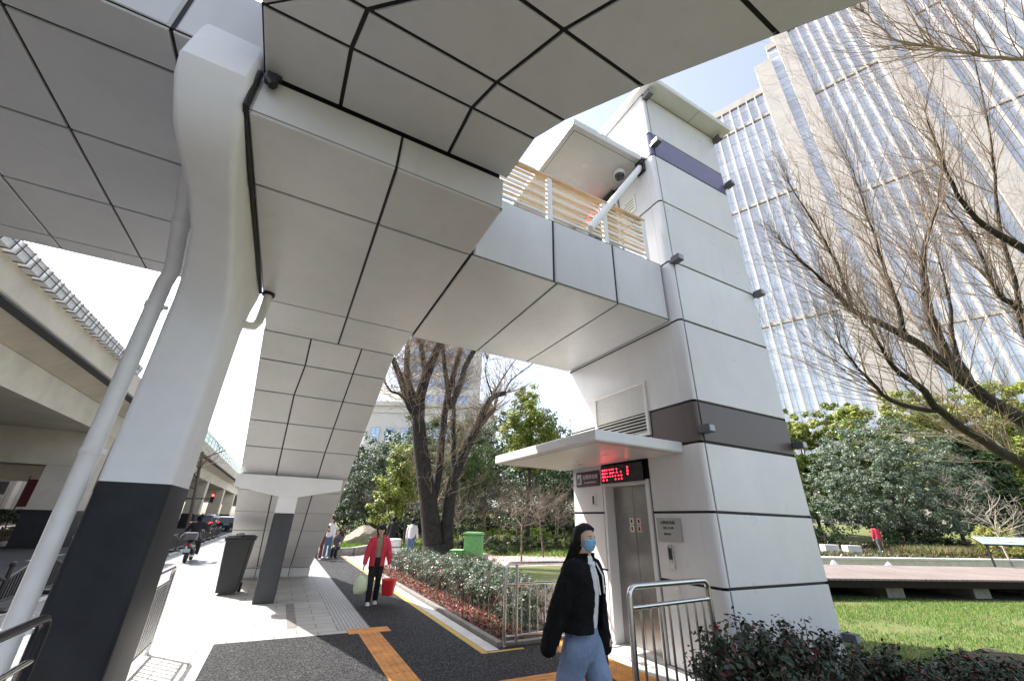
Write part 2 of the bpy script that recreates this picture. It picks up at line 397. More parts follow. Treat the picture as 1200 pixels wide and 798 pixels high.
# white markings on the carriageway
b = MB()
for k in range(14): b.add([(-7.6,4+k*6,-.024),(-7.45,4+k*6,-.024),(-7.45,7+k*6,-.024),(-7.6,7+k*6,-.024)], [(0,1,2,3)])
b.build('road_markings', M['strip'], kind='structure')
# tactile paving: ribs on the guiding strips, studs at the lift
b = MB()
def slab(x0, y0, x1, y1): b.box((x0,y0,.001),(x1,y1,.009))
slab(1.32,7.78,1.97,8.1); slab(1.46,-6,1.78,7.78); slab(1.78,4.72,3.87,5.1); slab(3.87,3.6,4.36,6.4)
for i in range(4):
    x = 1.50+.08*i
    y = -2.0
    while y < 7.7: b.box((x,y,.009),(x+.035,y+.27,.013)); y += .3
for i in range(4):
    y = 4.76+.085*i; x = 1.82
    while x < 3.8: b.box((x,y,.009),(x+.27,y+.035,.013)); x += .3
for i in range(8):
    for j in range(45):
        c = (3.90+.06*i, 3.66+.06*j)
        if c[1] > 6.36: continue
        b.add([(c[0]+.018*math.cos(a*PI/3), c[1]+.018*math.sin(a*PI/3), .014) for a in range(6)]+[(c[0]+.024*math.cos(a*PI/3), c[1]+.024*math.sin(a*PI/3), .009) for a in range(6)],
              [(0,1,2,3,4,5)]+[(a,6+a,6+(a+1)%6,(a+1)%6) for a in range(6)])
b.build('tactile_paving', M['orange'], kind='structure')
# grassy bank that rises behind the plaza and the sandstone wall
b = MB(); ns, nd = 90, 90; P = {}
s0, s1, d0, d1 = -30, 75, 21.6, 70
for i in range(ns+1):
    for j in range(nd+1):
        s_, d_ = s0+(s1-s0)*i/ns, d0+(d1-d0)*(j/nd)**1.3
        p = W(s_, d_, -.05+hgt(s_, d_)+(random.random()-.5)*.05); P[i,j] = len(b.v); b.v.append(tuple(p))
for i in range(ns):
    for j in range(nd):
        if b.v[P[i,j]][0] < 6 : continue
        b.f.append([P[i,j],P[i+1,j],P[i+1,j+1],P[i,j+1]]); b.m.append(0); b.sm.append(True)
b.build('park_bank', M['turf'], kind='structure')

# ------------------------------------------------------------------ footbridge
PM = [M['panel'], M['gasket']]; DM = [M['deckpanel'], M['gasket']]
ZD, ZL = 5.15, 4.68
bridge = thing('footbridge', 'grey panelled footbridge spanning overhead, its deck, stairs and link clad in squares with black joints', 'footbridge', (0,6,0))
BI = Matrix.Translation((0,-6,0))
def bpart(b, name, mats, parent=None, **kw):
    o = b.build(name, mats, parent or bridge, **kw)
    if parent is None: o.matrix_parent_inverse = BI
    return o
# straight deck over the street
b = MB(); ys = [2.96, 3.38, 4.60, 5.83, 7.08, 7.45]; xs = [-7.7,-6.9,-5.65,-4.42,-3.20,-2.72,-1.62,-1.0]
xs = [-7.7,-6.6,-5.2,-3.73,-2.74,-1.62,-1.0]
for i in range(len(xs)-1):
    for j in range(len(ys)-1):
        if xs[i] > -1.7 and ys[j] > 4: continue
        b.panel([(xs[i],ys[j],ZD),(xs[i],ys[j+1],ZD),(xs[i+1],ys[j+1],ZD),(xs[i+1],ys[j],ZD)], (0,0,-1), .03)
bpart(b, 'deck_soffit', DM)
b = MB()
for i in range(len(xs)-1):
    b.panel([(xs[i],2.96,ZD+.004),(xs[i+1],2.96,ZD+.004),(xs[i+1],2.96,6.0),(xs[i],2.96,6.0)], (0,-1,0), .035, bev=.02)
    if xs[i+1] < -1.5: b.panel([(xs[i],7.45,ZD+.004),(xs[i],7.45,6.0),(xs[i+1],7.45,6.0),(xs[i+1],7.45,ZD+.004)], (0,1,0), .035, bev=.02)
b.box((-7.69,3.0,ZD+.04),(-1.66,7.41,6.0),1); b.box((-1.66,3.0,ZD+.04),(-1.0,6.0,6.0),1)  # dark cores added inside the deck so no light leaks through
bpart(b, 'deck_fascia', PM)
# curving deck over the pavement
rows = [3.0, 2.41, 2.05, 1.39, .55, -.45, -1.45, -2.3]
c0 = [-.97,-.97,-.5,.15,.8,1.7,3.1,5.0]  # unseen part of this edge cut back to let sky light in
c1 = [-.34,-.32,-.25,.5,1.15,2.0,3.4,5.5]
c2 = [.73,.75,.85,1.13,1.65,2.5,3.9,6.1]
c3 = [1.42,1.435,1.585,2.0,2.62,3.5,5.0,7.4]
b = MB(); seg = [c0, c1, c2, c3]
def rowy(k, x): return rows[k]+({2:.05, 3:.09, 4:.1}.get(k, 0))*(x+.97)/2.6
for k in range(7):
    for q in range(3):
        p = [(seg[q][k],rowy(k,seg[q][k]),ZD),(seg[q+1][k],rowy(k,seg[q+1][k]),ZD),(seg[q+1][k+1],rowy(k+1,seg[q+1][k+1]),ZD),(seg[q][k+1],rowy(k+1,seg[q][k+1]),ZD)]
        b.panel(p, (0,0,-1), .034, bev=.005)
bpart(b, 'curved_deck_soffit', DM)
b = MB()
edge = [(c3[k], rowy(k, c3[k])) for k in range(8)]
for k in range(7):
    p, q = edge[k], edge[k+1]; t = Vector((q[0]-p[0], q[1]-p[1], 0)); n = Vector((-t.y, t.x, 0)).normalized()
    if n.x < 0: n = -n
    b.panel([(*p,ZD+.004),(*q,ZD+.004),(*q,6.0),(*p,6.0)], n, .03, bev=.01)
    p, q = (c0[k], rows[k]), (c0[k+1], rows[k+1])
    if k > 0: b.panel([(*p,ZD+.004),(*q,ZD+.004),(*q,6.0),(*p,6.0)], (-1,0,0), .03, bev=.01)
inner = [(c3[k]-.05, rowy(k,c3[k])) for k in range(8)]+[(c0[k]+.05, rows[k]) for k in range(7,-1,-1)]
b.prism([(x, y, ZD+.045) for x, y in inner], (0,0,.85), 1)  # solid core added to block light behind the curved panels
bpart(b, 'curved_deck_fascia', PM)
# landing box under the deck and the link to the lift tower
b = MB(); ly = [3.0, 3.9, 6.53, 7.8]; lx = [-.97, .255, 1.39]
for i in range(2):
    b.panel([(lx[i],3.0,ZL+.004),(lx[i],3.0,ZD-.012),(lx[i+1],3.0,ZD-.012),(lx[i+1],3.0,ZL+.004)], (0,-1,0), .024, bev=.014)
    for j in range(3):
        b.panel([(lx[i],ly[j],ZL),(lx[i],ly[j+1],ZL),(lx[i+1],ly[j+1],ZL),(lx[i+1],ly[j],ZL)], (0,0,-1), .03, bev=.005)
b.panel([(1.39,3.0,ZL+.004),(1.39,3.0,ZD-.012),(1.39,3.9,ZD-.012),(1.39,3.9,ZL+.004)], (1,0,0), .02, bev=.01)
b.panel([(1.39,6.72,ZL+.004),(1.39,6.72,5.8),(1.39,7.8,5.8),(1.39,7.8,ZL+.004)], (1,0,0), .02, bev=.01)
for j in range(3): b.panel([(-.97,ly[j],ZL+.004),(-.97,ly[j],5.8),(-.97,ly[j+1],5.8),(-.97,ly[j+1],ZL+.004)], (-1,0,0), .02, bev=.01)
b.box((-.93,3.04,ZL+.04),(1.35,7.8,5.8),1)  # added core, keeps light out of the landing joints
bpart(b, 'landing_soffit', PM)
b = MB(); kx = [1.40, 2.69, 3.80, 4.88]; yn, yf = 3.9, 6.72
for i in range(3):
    b.panel([(kx[i],yn,ZL),(kx[i],yf,ZL),(kx[i+1],yf,ZL),(kx[i+1],yn,ZL)], (0,0,-1), .03, bev=.006)
fx = [1.42, 2.655, 3.80, 4.88]
for i in range(3):
    b.panel([(fx[i],yn,ZL+.004),(fx[i+1],yn,ZL+.004),(fx[i+1],yn,5.80),(fx[i],yn,5.80)], (0,-1,0), .034, bev=.018)
    b.panel([(fx[i],yf,ZL+.004),(fx[i],yf,5.80),(fx[i+1],yf,5.80),(fx[i+1],yf,ZL+.004)], (0,1,0), .024, bev=.018)
b.box((1.41,3.94,ZL+.04),(4.88,6.68,5.76),1)  # added core, keeps light out of the link joints
bpart(b, 'link_box', PM)
b = MB(); b.tube([(-.978,2.95,5.1),(-.985,2.975,4.7),(-.985,3.1,4.668),(-.99,6.3,4.66)], .022, 8, smooth=False); bpart(b, 'joint_gasket', M['gasket'])
# slatted balustrades on the link
def balustrade(y, x0, x1, sgn, posts):
    r = MB()
    zs = [5.92+.092*k for k in range(8)]
    for z in zs:
        r.bbox((x0,y-.016,z-.022),(x1,y+.016,z+.022),0 if (zs.index(z)%2 == 1) else 1,.006)
    r.bbox((x0,y-.04,6.66),(x1,y+.04,6.71),0,.012)
    o = bpart(r, 'balustrade', [M['slat'], M['slatpale']])
    for x in posts:
        p = MB(); p.bbox((x-.045,y-.03,5.77),(x+.045,y+.03,6.655),0,.006)
        q = bpart(p, 'post', M['slatpale'], o)
    return o
balustrade(3.96, 1.5, 4.66, -1, (1.56,2.62,3.72,4.62))
balustrade(6.66, 1.5, 4.86, 1, (1.56,2.62,3.72,4.82))
# stair flight going down to the pavement
b = MB(); st = [(7.8,ZL),(8.35,4.32),(9.0,3.88),(9.65,3.42),(10.25,2.98),(10.95,2.48),(11.45,2.17),(12.2,1.72),(12.95,1.29),(13.7,.88),(14.35,.55),(15.0,.27)]
def sxr(y): return 1.33-(y-7.8)/7.2*.22
def cols(y): w = sxr(y); return [-1.0, -.30+(.08 if y < 9 else 0), .56+(10.5-min(y,10.5))*.05, w]
for i in range(len(st)-1):
    (y0, z0), (y1, z1) = st[i], st[i+1]; n = Vector((0, -(z0-z1), -(y1-y0))).normalized()
    a, c = cols(y0), cols(y1)
    for q in range(3):
        b.panel([(a[q],y0,z0),(c[q],y1,z1),(c[q+1],y1,z1),(a[q+1],y0,z0)], n, .026, bev=.005)
a = cols(15.0)
for q in range(3): b.panel([(a[q],15.0,.01),(a[q],15.0,.262),(a[q+1],15.0,.262),(a[q+1],15.0,.01)], (0,-1,0), .018, bev=.005)
bpart(b, 'stair_soffit', PM)
b = MB()
for x, nx in ((-1.0,-1),(1,1)):
    for i in range(len(st)-1):
        (y0, z0), (y1, z1) = st[i], st[i+1]
        xa, xb = (x, x) if nx < 0 else (sxr(y0), sxr(y1))
        b.panel([(xa,y0,z0+.004),(xb,y1,z1+.004),(xb,y1,z1+1.1),(xa,y0,z0+1.1)], (nx,0,0), .018, bev=.006)
for i in range(len(st)-1):
    (y0, z0), (y1, z1) = st[i], st[i+1]
    b.prism([(-.96,y0,z0+.05),(-.96,y1,z1+.05),(-.96,y1,z1+.6),(-.96,y0,z0+.6)], (1.96,0,0), 1)  # core added under the steps against light leaks
b.box((-.99,15.025,.0),(1.09,15.35,1.35),0);  # end block added to stop sunlight leaking at the stair foot
for k in range(28):
    y = 8.0+k*.25; z = ZL+.75-(y-7.8)*.62
    b.box((-.95,y,max(.02,z-.16)),(1.02,y+.26,z),2)
bpart(b, 'stair_parapet', [M['panel'], M['gasket'], M['kerb']])
# ------------------------------------------------------------------ piers
pier = thing('bridge_pier', 'big white footbridge pier with charcoal painted foot, curving forward at its top', 'pier', (-1.3,5.7,0))
prof = [(5.26,-.02),(5.25,1.0),(5.24,1.9),(5.21,2.7),(5.15,3.2),(5.07,3.48),(4.93,3.70),(4.78,3.83),(4.62,3.94),(4.25,4.13),(3.85,4.25),(3.45,4.33),(3.3,4.385),(3.17,4.47),(3.05,4.6),(2.96,4.76),(2.90,4.92),(2.985,5.6),(3.08,5.66),(4.2,5.66),(6.55,5.66),(6.58,4.9),(6.5,4.6),(6.25,4.25),(6.1,3.85),(6.1,3.2),(6.13,2.6),(6.2,1.9),(6.28,1.0),(6.32,-.02)]
def pierx(y): return float(np.interp(y, [2.9,3.2,3.5,3.8,4.1,4.4,4.7,5.0,5.15,5.26], [-1.50,-1.44,-1.40,-1.385,-1.39,-1.415,-1.46,-1.525,-1.57,-1.59]))
def pier_mesh(pr, mi):
    bm = bmesh.new(); Lv = [bm.verts.new((pierx(y), y, z)) for y, z in pr]; Rv = [bm.verts.new((float(np.interp(y,[2.9,4.2],[-.985,-1.02])), y, z)) for y, z in pr]
    n = len(pr); bm.faces.new(Lv); bm.faces.new(Rv[::-1])
    for i in range(n): bm.faces.new((Lv[(i+1)%n], Lv[i], Rv[i], Rv[(i+1)%n]))
    bmesh.ops.recalc_face_normals(bm, faces=bm.faces[:])
    ed = [e for e in bm.edges if abs(e.verts[0].co.x-e.verts[1].co.x) < .2 and (e.verts[0].co-e.verts[1].co).length > 1e-4 and (e.link_faces[0] is not None) and any(len(f.verts) > 4 for f in e.link_faces)]
    ed = [e for e in ed if not all(abs(v.co.z-5.66) < 1e-3 for v in e.verts)]
    bmesh.ops.bevel(bm, geom=ed, offset=.06, segments=5, profile=.5, affect='EDGES')
    return bm
bm = pier_mesh(prof, 0)
geom = bm.verts[:]+bm.edges[:]+bm.faces[:]
bmesh.ops.bisect_plane(bm, geom=geom, plane_co=(0,0,1.9), plane_no=(0,0,1))
for nm, up, m in (('shaft', True, M['white']), ('painted_foot', False, M['greybase'])):
    b2 = bm.copy(); kill = [f for f in b2.faces if (f.calc_center_median().z > 1.9) != up]
    bmesh.ops.delete(b2, geom=kill, context='FACES')
    me = bpy.data.meshes.new(nm); b2.to_mesh(me); b2.free(); me.materials.append(m)
    for p in me.polygons: p.use_smooth = True
    o = bpy.data.objects.new(nm, me); COL.objects.link(o); o.parent = pier; o.matrix_parent_inverse = Matrix.Translation((1.3,-5.7,0))
    md = o.modifiers.new('sharp', 'EDGE_SPLIT'); md.split_angle = math.radians(25)
bm.free()
# downpipe
dp = thing('downpipe', 'pale grey plastic downpipe running up the side of the white pier', 'drainpipe', (-1.72,5.25,0))
I = Matrix.Translation((1.72,-5.25,0))
def dpart(b, name, m): o = b.build(name, m, dp); o.matrix_parent_inverse = I; return o
b = MB(); b.tube([(-1.68,5.25,0),(-1.71,5.25,2.0),(-1.74,5.27,3.84),(-1.735,5.25,4.0),(-1.70,5.2,4.15),(-1.705,4.95,4.52),(-1.72,4.5,5.16)], .075, 16); dpart(b, 'pipe', M['pipe'])
for z, x, y in ((.75,-1.69,5.25),(2.15,-1.712,5.25),(3.72,-1.74,5.27)):
    b = MB(); b.tube([(x,y,z-.03),(x,y,z+.03)], .083, 16); b.bbox((x,y-.02,z-.02),(x+.12,y+.02,z+.02),0,.004); b.tube([(x-.02,y-.06,z),(x-.01,y-.10,z)], .01, 6)
    dpart(b, 'pipe_clip', M['pipe'])
b = MB(); b.tube([(-1.703,4.93,4.55),(-1.706,4.86,4.63)], .083, 16); dpart(b, 'pipe_coupling', M['pipe'])
ov = thing('overflow_pipe', 'short bent white drain pipe under the landing beside the pier top', 'drainpipe', (-.9,6.3,4.68))
I2 = Matrix.Translation((.9,-6.3,-4.68))
b = MB(); b.tube([(-.885,6.3,4.665),(-.89,6.33,4.4),(-.90,6.33,4.22),(-.93,6.25,4.1),(-.99,6.1,4.03),(-1.05,5.95,4.0)], .055, 14); o = b.build('pipe', M['pipe'], ov); o.matrix_parent_inverse = I2
b = MB(); b.tube([(-.885,6.3,4.64),(-.885,6.3,4.675)], .085, 16); o = b.build('flange', M['gasket'], ov); o.matrix_parent_inverse = I2
# post under the stairs
sp = thing('stair_pier', 'slim dark grey post with white fan-shaped head under the stair flight', 'pier', (.05,11.05,0))
I3 = Matrix.Translation((-.05,-11.05,0))
b = MB(); b.bbox((-.15,10.86,-.01),(.25,11.24,1.7),0,.03); o = b.build('painted_foot', M['slate'], sp); o.matrix_parent_inverse = I3
b = MB(); hp = [(-.146,1.702),(.246,1.702),(.246,2.02),(1.12,2.2),(1.12,2.44),(-1.04,2.44),(-1.04,2.2),(-.146,2.02)]
b.prism([(-.146,10.864,1.702),(.246,10.864,1.702),(.246,10.864,2.04),(-.146,10.864,2.04)], (0,.372,0))
b.prism([(-.146,10.80,2.04),(.246,10.80,2.04),(1.12,10.80,2.22),(1.12,10.80,2.46),(-1.04,10.80,2.46),(-1.04,10.80,2.22)], (0,.36,0))
o = b.build('head', M['white'], sp); o.matrix_parent_inverse = I3
# small black floodlight under the deck edge
fl = thing('floodlight', 'small black floodlight bolted under the deck edge beside the white pier', 'floodlight', (-.88,2.94,5.1))
b = MB(); b.bbox((-.05,-.05,-.10),(.05,.03,0.0),0,.015); b.tube([(-.02,-.02,-.08),(.03,-.03,-.14)], .035, 10); b.build('lamp_body', M['black'], fl)
b = MB(); b.bbox((-.06,.0,.0),(.06,.04,.045),0,.006); b.build('bracket', M['black'], fl)
# ------------------------------------------------------------------ lift tower
TX0, TX1, TY0, TY1, TZ = 4.9, 7.15, 3.72, 6.72, 10.1
tower = thing('lift_tower', 'tall white panelled lift tower with steel door, canopy and grey violet bands', 'lift tower', (TX0, TY0, 0))
TI = Matrix.Translation((-TX0,-TY0,0))
def tpart(b, name, mats, parent=None, **kw):
    o = b.build(name, mats, parent or tower, **kw)
    if parent is None: o.matrix_parent_inverse = TI
    return o
zs = [0, .98, 1.84, 2.74, 3.33, 4.65, 5.77, 7.12, 8.31, 8.92, TZ]
def tm(k): return 2 if k == 3 else (3 if k == 8 else 0)
TM = [M['towerpanel'], M['gasket'], M['band'], M['purple']]
b = MB(); cr = .07
for k in range(len(zs)-1):
    z0, z1 = zs[k], zs[k+1]
    b.panel([(TX0+cr+.012,TY0,z0),(TX1,TY0,z0),(TX1,TY0,z1),(TX0+cr+.012,TY0,z1)], (0,-1,0), .034, bev=.006, mi=tm(k))
    b.panel([(TX1,TY0+.002,z0),(TX1,TY1,z0),(TX1,TY1,z1),(TX1,TY0+.002,z1)], (1,0,0), .02, bev=.006, mi=tm(k))
    b.panel([(TX0,TY1,z0),(TX0,TY1,z1),(TX1,TY1,z1),(TX1,TY1,z0)], (0,1,0), .02, bev=.006, mi=tm(k))
b.box((TX0+.36,TY0+.03,.0),(TX1-.03,TY1-.03,TZ),1)
b.box((TX0+.03,TY0+.08,2.62),(TX0+.365,TY1-.031,5.5),1); b.box((TX0+.03,TY0+.08,7.95),(TX0+.365,TY1-.031,TZ-.002),1)
for z0, z1 in ((0,2.62),(5.5,7.95)): 
    b.box((TX0+.03,TY0+.08,z0+.001),(TX0+.364,4.83,z1),1); b.box((TX0+.03,5.78,z0+.001),(TX0+.364,TY1-.032,z1),1)
tpart(b, 'side_cladding', TM)
# face with the doors (-X): rounded near corner, panels left and right of the shafts
b = MB()
def xp(y0, y1, z0, z1, mi=0): b.panel([(TX0,y0,z0),(TX0,y1,z0),(TX0,y1,z1),(TX0,y0,z1)], (-1,0,0), .034, bev=.006, mi=mi)
def corner(z0, z1, mi):
    g = .016; n = 7
    A = [(TX0+cr-cr*math.cos(a*PI/2/n), TY0+cr-cr*math.sin(a*PI/2/n)) for a in range(n+1)]
    A = [(TX0, TY0+cr+.137)]+A
    V = [(x,y,z0+g) for x,y in A]+[(x,y,z1-g) for x,y in A]; m = len(A)
    b.add(V, [(i, i+m, i+1+m, i+1) for i in range(m-1)], mi, True)
yc = TY0+cr+.12
def band(lo, hi): return [(max(lo,zs[k]), min(hi,zs[k+1]), tm(k)) for k in range(len(zs)-1) if min(hi,zs[k+1])-max(lo,zs[k]) > .05]
for z0, z1, mi in band(0, TZ):
    corner(z0, z1, mi)
for z0, z1, mi in band(0, 2.74):
    xp(yc, 4.74, z0, z1, mi)
for z0, z1, mi in ((0,.98,0),(.98,1.84,0),(1.84,2.74,0)): xp(5.84, TY1, z0, z1, mi)
for z0, z1, mi in band(2.74, 5.77):
    if mi == 2: xp(yc, 4.58, z0, z1, 2); xp(5.92, TY1, z0, z1, 0)
    else: xp(yc, TY1, z0, z1, mi)
xp(4.58, 5.92, 2.76, 2.96, 0)
for z0, z1, mi in band(5.77, 8.31): xp(yc, 4.74, z0, z1, mi); xp(5.84, TY1, z0, z1, mi)
for z0, z1, mi in band(8.31, TZ): xp(yc, TY1, z0, z1, 0)
tpart(b, 'door_side_cladding', TM)
for zb in (0.0, 5.77):
    b = MB()   # portal: jambs and head set into the cladding
    b.bbox((TX0-.012,4.76,zb+.01),(TX0+.3,4.83,zb+2.32),0,.005); b.bbox((TX0-.012,5.77,zb+.01),(TX0+.3,5.825,zb+2.32),0,.005)
    b.bbox((TX0+.0,4.832,zb+2.26),(TX0+.3,5.768,zb+2.33),0,.005)
    b.box((TX0+.0,4.832,zb-.005),(TX0+.3,5.768,zb+.008),0)
    fr = tpart(b, 'door_portal', M['towerpanel'])
    for y0, y1 in ((4.835,5.298),(5.302,5.765)):
        b = MB(); b.bbox((TX0+.17,y0,zb+.01),(TX0+.21,y1,zb+2.255),0,.004)
        lf = tpart(b, 'door_leaf', M['steel_door'])
        if zb == 0:
            for z in (1.56,1.67):
                b = MB(); yy = 5.20 if y0 > 5 else 4.0
                y = (y0+.03) if y0 > 5.2 else (y1-.125)
                b.bbox((TX0+.164,y,z),(TX0+.17,y+.09,z+.095),0,.001)
                b.box((TX0+.1625,y+.028,z+.02),(TX0+.1639,y+.062,z+.075),1)
                tpart(b, 'sticker', [M['stickerw'] if y0 > 5.2 else M['stickerp'], M['ink']], lf)
    b = MB(); b.box((TX0+.1605,4.84,zb+.01),(TX0+.168,5.76,zb+.03)); tpart(b, 'door_sill', M['steel'])
# louvre
b = MB(); y0, y1, z0, z1 = 4.59, 5.91, 2.97, 3.86
for a, c in (((y0,z0),(y1,z0+.05)),((y0,z1-.05),(y1,z1)),((y0,z0+.05),(y0+.05,z1-.05)),((y1-.05,z0+.05),(y1,z1-.05))):
    b.bbox((TX0-.03,a[0],a[1]),(TX0+.02,c[0],c[1]),0,.004)
for k in range(15):
    z = z0+.075+k*.053
    b.obox((TX0-.004,(y0+y1)/2,z), (.018,0,.014), (0,(y1-y0)/2-.05,0), (-.002,0,.003), 0)
b.box((TX0+.021,y0,z0),(TX0+.026,y1,z1),1)
tpart(b, 'louvre', [M['slatpale'], M['gasket']])
# canopies
def canopy(zb, x0, y0, y1, th, name):
    b = MB(); b.bbox((x0,y0,zb),(TX0-.002,y1,zb+th),0,.02)
    for a, c in (((x0+.09,y0+.10),(TX0-.02,y0+.108)),((x0+.09,y1-.108),(TX0-.02,y1-.10)),((x0+.09,y0+.108),(x0+.098,y1-.108))):
        b.box((a[0],a[1],zb-.002),(c[0],c[1],zb+.01),1)
    return tpart(b, name, [M['towerpanel'], M['gasket']])
c1_ = canopy(2.62, 3.30, 4.02, 6.95, .15, 'canopy')
c2_ = canopy(8.36, 3.20, 3.98, 6.75, .17, 'canopy')
b = MB(); b.tube([(3.95,4.62,8.352),(3.95,4.62,8.362)], .07, 20); tpart(b, 'downlight', M['signtext'], c2_)
b = MB(); b.tube([(4.2,4.9,2.612),(4.2,4.9,2.622)], .06, 20); tpart(b, 'downlight', M['signtext'], c1_)
# roof
b = MB(); b.bbox((TX0-.14,TY0-.34,TZ+.0),(TX1-.86,TY1+.2,TZ+.15),0,.02); b.bbox((TX1-.85,TY0-.34,TZ+.0),(TX1+.2,TY1+.2,TZ+.15),0,.02)
b.box((TX0,TY0,TZ-.02),(TX1,TY1,TZ+.01),1)
tpart(b, 'roof', [M['towerpanel'], M['gasket']])
# cuboid lamps on the corners
for (x, y) in ((TX0+.05,TY0-.09),(TX1+.01,TY0-.09)):
    for z in (.35, 2.9, 5.75, 8.55, 9.98):
        if z == .35 and x < 6: continue
        b = MB(); b.bbox((x-.065,y-.09,z-.055),(x+.065,y+.07,z+.055),0,.008)
        b.box((x-.045,y+.07,z-.03),(x+.045,y+.12,z+.03),0); b.box((x-.05,y-.0925,z-.04),(x+.05,y-.0905,z+.04),1)
        tpart(b, 'wall_lamp', [M['lamp'], M['lampface']])
# displays, sign, plaques, call buttons
DOTS = ["11100100101010000010000","11110111010100010000000","11101011110100100001000","11110101010100110000000","10100110101001010001000","00000000000000000000000","01001000000101001000000"]
def led(zb, z0, z1, y0, y1, x):
    b = MB(); b.bbox((x-.06,y0,z0),(TX0-.013,y1,z1),0,.01)
    d = tpart(b, 'display', [M['ledoff']])
    b = MB(); rnd = random.Random(3)
    H_, Wd = z1-z0, y1-y0
    def dot(u, v, r=.011):
        yy = y1-u*Wd; zz = z1-v*H_
        b.add([(x-.0615,yy+r*math.cos(k*PI/4),zz+r*math.sin(k*PI/4)) for k in range(8)], [list(range(8))], 0)
    for r_, row in enumerate(((.05,.085,.12,.17,.24,.285,.33,.42),(.05,.085,.12,.17,.25,.28,.31,.34,.42,.52),(.05,.085,.12,.18,.25,.31,.38,.46,.53),(.07,.16,.38,.46,.53))):
        for u in row: dot(u, .24+r_*.19, .014 if u < .15 else .012)
    for v in (.22,.40,.58): dot(.68, v, .016)
    tpart(b, 'led_lettering', M['led'], d)
led(0, 2.30, 2.585, 4.80, 5.79, TX0-.012)
led(5.77, 7.98, 8.29, 4.80, 5.79, TX0-.012)
b = MB(); b.bbox((TX0-.022,5.90,2.29),(TX0-.002,6.58,2.55),0,.003); b.box((TX0-.0245,6.42,2.33),(TX0-.022,6.54,2.51),1)
b.box((TX0-.0265,6.45,2.35),(TX0-.0246,6.475,2.47),0); b.box((TX0-.0265,6.49,2.35),(TX0-.0246,6.53,2.44),0)
sg = tpart(b, 'sign', [M['sign'], M['signtext']])
def ttext(name, body, size, m, y, z, x, parent):
    o = text_part(name, body, size, m, frame_M((x, y, z), (0,-1,0), (0,0,1)), parent); return o
ttext('lettering', '无障碍电梯', .088, M['signtext'], 6.16, 2.445, TX0-.0235, sg)
ttext('lettering', 'Accessible Elevator', .045, M['signtext'], 6.16, 2.355, TX0-.0235, sg)
b = MB(); b.bbox((TX0-.018,4.24,1.465),(TX0-.004,4.67,1.765),0,.002)
for (y, z) in ((4.26,1.485),(4.65,1.485),(4.26,1.745),(4.65,1.745)): b.tube([(TX0-.022,y,z),(TX0-.017,y,z)], .008, 8)
pq = tpart(b, 'plaque', M['plaque'])
ttext('lettering', '无障碍电梯', .052, M['ink'], 4.47, 1.70, TX0-.019, pq)
ttext('lettering', '7:00-22:00', .046, M['ink'], 4.47, 1.635, TX0-.019, pq)
ttext('lettering', '服务时间', .03, M['ink'], 4.49, 1.555, TX0-.019, pq)
b = MB(); b.bbox((TX0-.02,4.43,1.12),(TX0-.004,4.53,1.42),0,.004); b.box((TX0-.0225,4.45,1.24),(TX0-.0201,4.51,1.38),1); b.box((TX0-.0225,4.45,1.15),(TX0-.0201,4.51,1.18),2)
tpart(b, 'call_panel', [M['steel'], M['black'], M['signtext']])
b = MB(); b.bbox((TX0-.016,4.41,.84),(TX0-.004,4.50,.97),0,.003); b.tube([(TX0-.018,4.455,.90),(TX0-.016,4.455,.90)], .02, 10, 1); tpart(b, 'button_plate', [M['stickerw'], M['steel']])
b = MB(); b.bbox((TX0-.018,6.04,1.95),(TX0-.004,6.17,2.17),0,.004); b.box((TX0-.0205,6.075,1.98),(TX0-.0181,6.125,2.12),1); tpart(b, 'call_panel', [M['stickerw'], M['black']])
b = MB(); b.bbox((TX0-.016,4.28,7.33),(TX0-.004,4.66,7.72),0,.002); up = tpart(b, 'notice', M['stickerw'])
for k in range(4):
    b = MB(); b.box((TX0-.0185,4.33,7.42+k*.07),(TX0-.0162,4.61-.05*(k%2),7.432+k*.07)); tpart(b, 'lettering', M['ink'], up)
# dome camera and the white brace tube beside the upper canopy
dc = thing('dome_camera', 'white and black dome camera hanging under the upper lift canopy', 'camera', (4.62,4.36,8.36))
b = MB(); b.tube([(0,0,0),(0,0,-.08)], .03, 10); b.tube([(0,0,-.07),(0,0,-.11),(0,0,-.2)], [.06,.11,.115], 20); b.build('housing', M['white'], dc)
b = MB(); b.ball((0,0,-.2), (.1,.1,.1), 0, 20, 12); b.build('dome', M['glass'], dc)
br = thing('brace_tube', 'white brace tube slanting from the slatted balustrade up to the tower wall', 'brace', (4.86,4.02,8.2))
b = MB(); b.tube([(0,0,0),(-1.5,-.10,-2.26)], .062, 16); b.build('tube', M['white'], br)
b = MB(); b.bbox((-.03,-.1,-.16),(.035,.1,.16),0,.004); b.tube([(-.05,-.12,0),(-.05,.12,0)], .02, 8); b.build('bracket', M['black'], br)
# floor lettering at the lift door
gt = thing('floor_lettering', 'worn black floor lettering in front of the lift door', 'lettering', (4.6,5.0,0.0055))
o = text_part('lettering', '小心脚下', .15, M['ink'], frame_M((0,0,0), (0,-1,0), (1,0,0)), gt, ext=.0005)
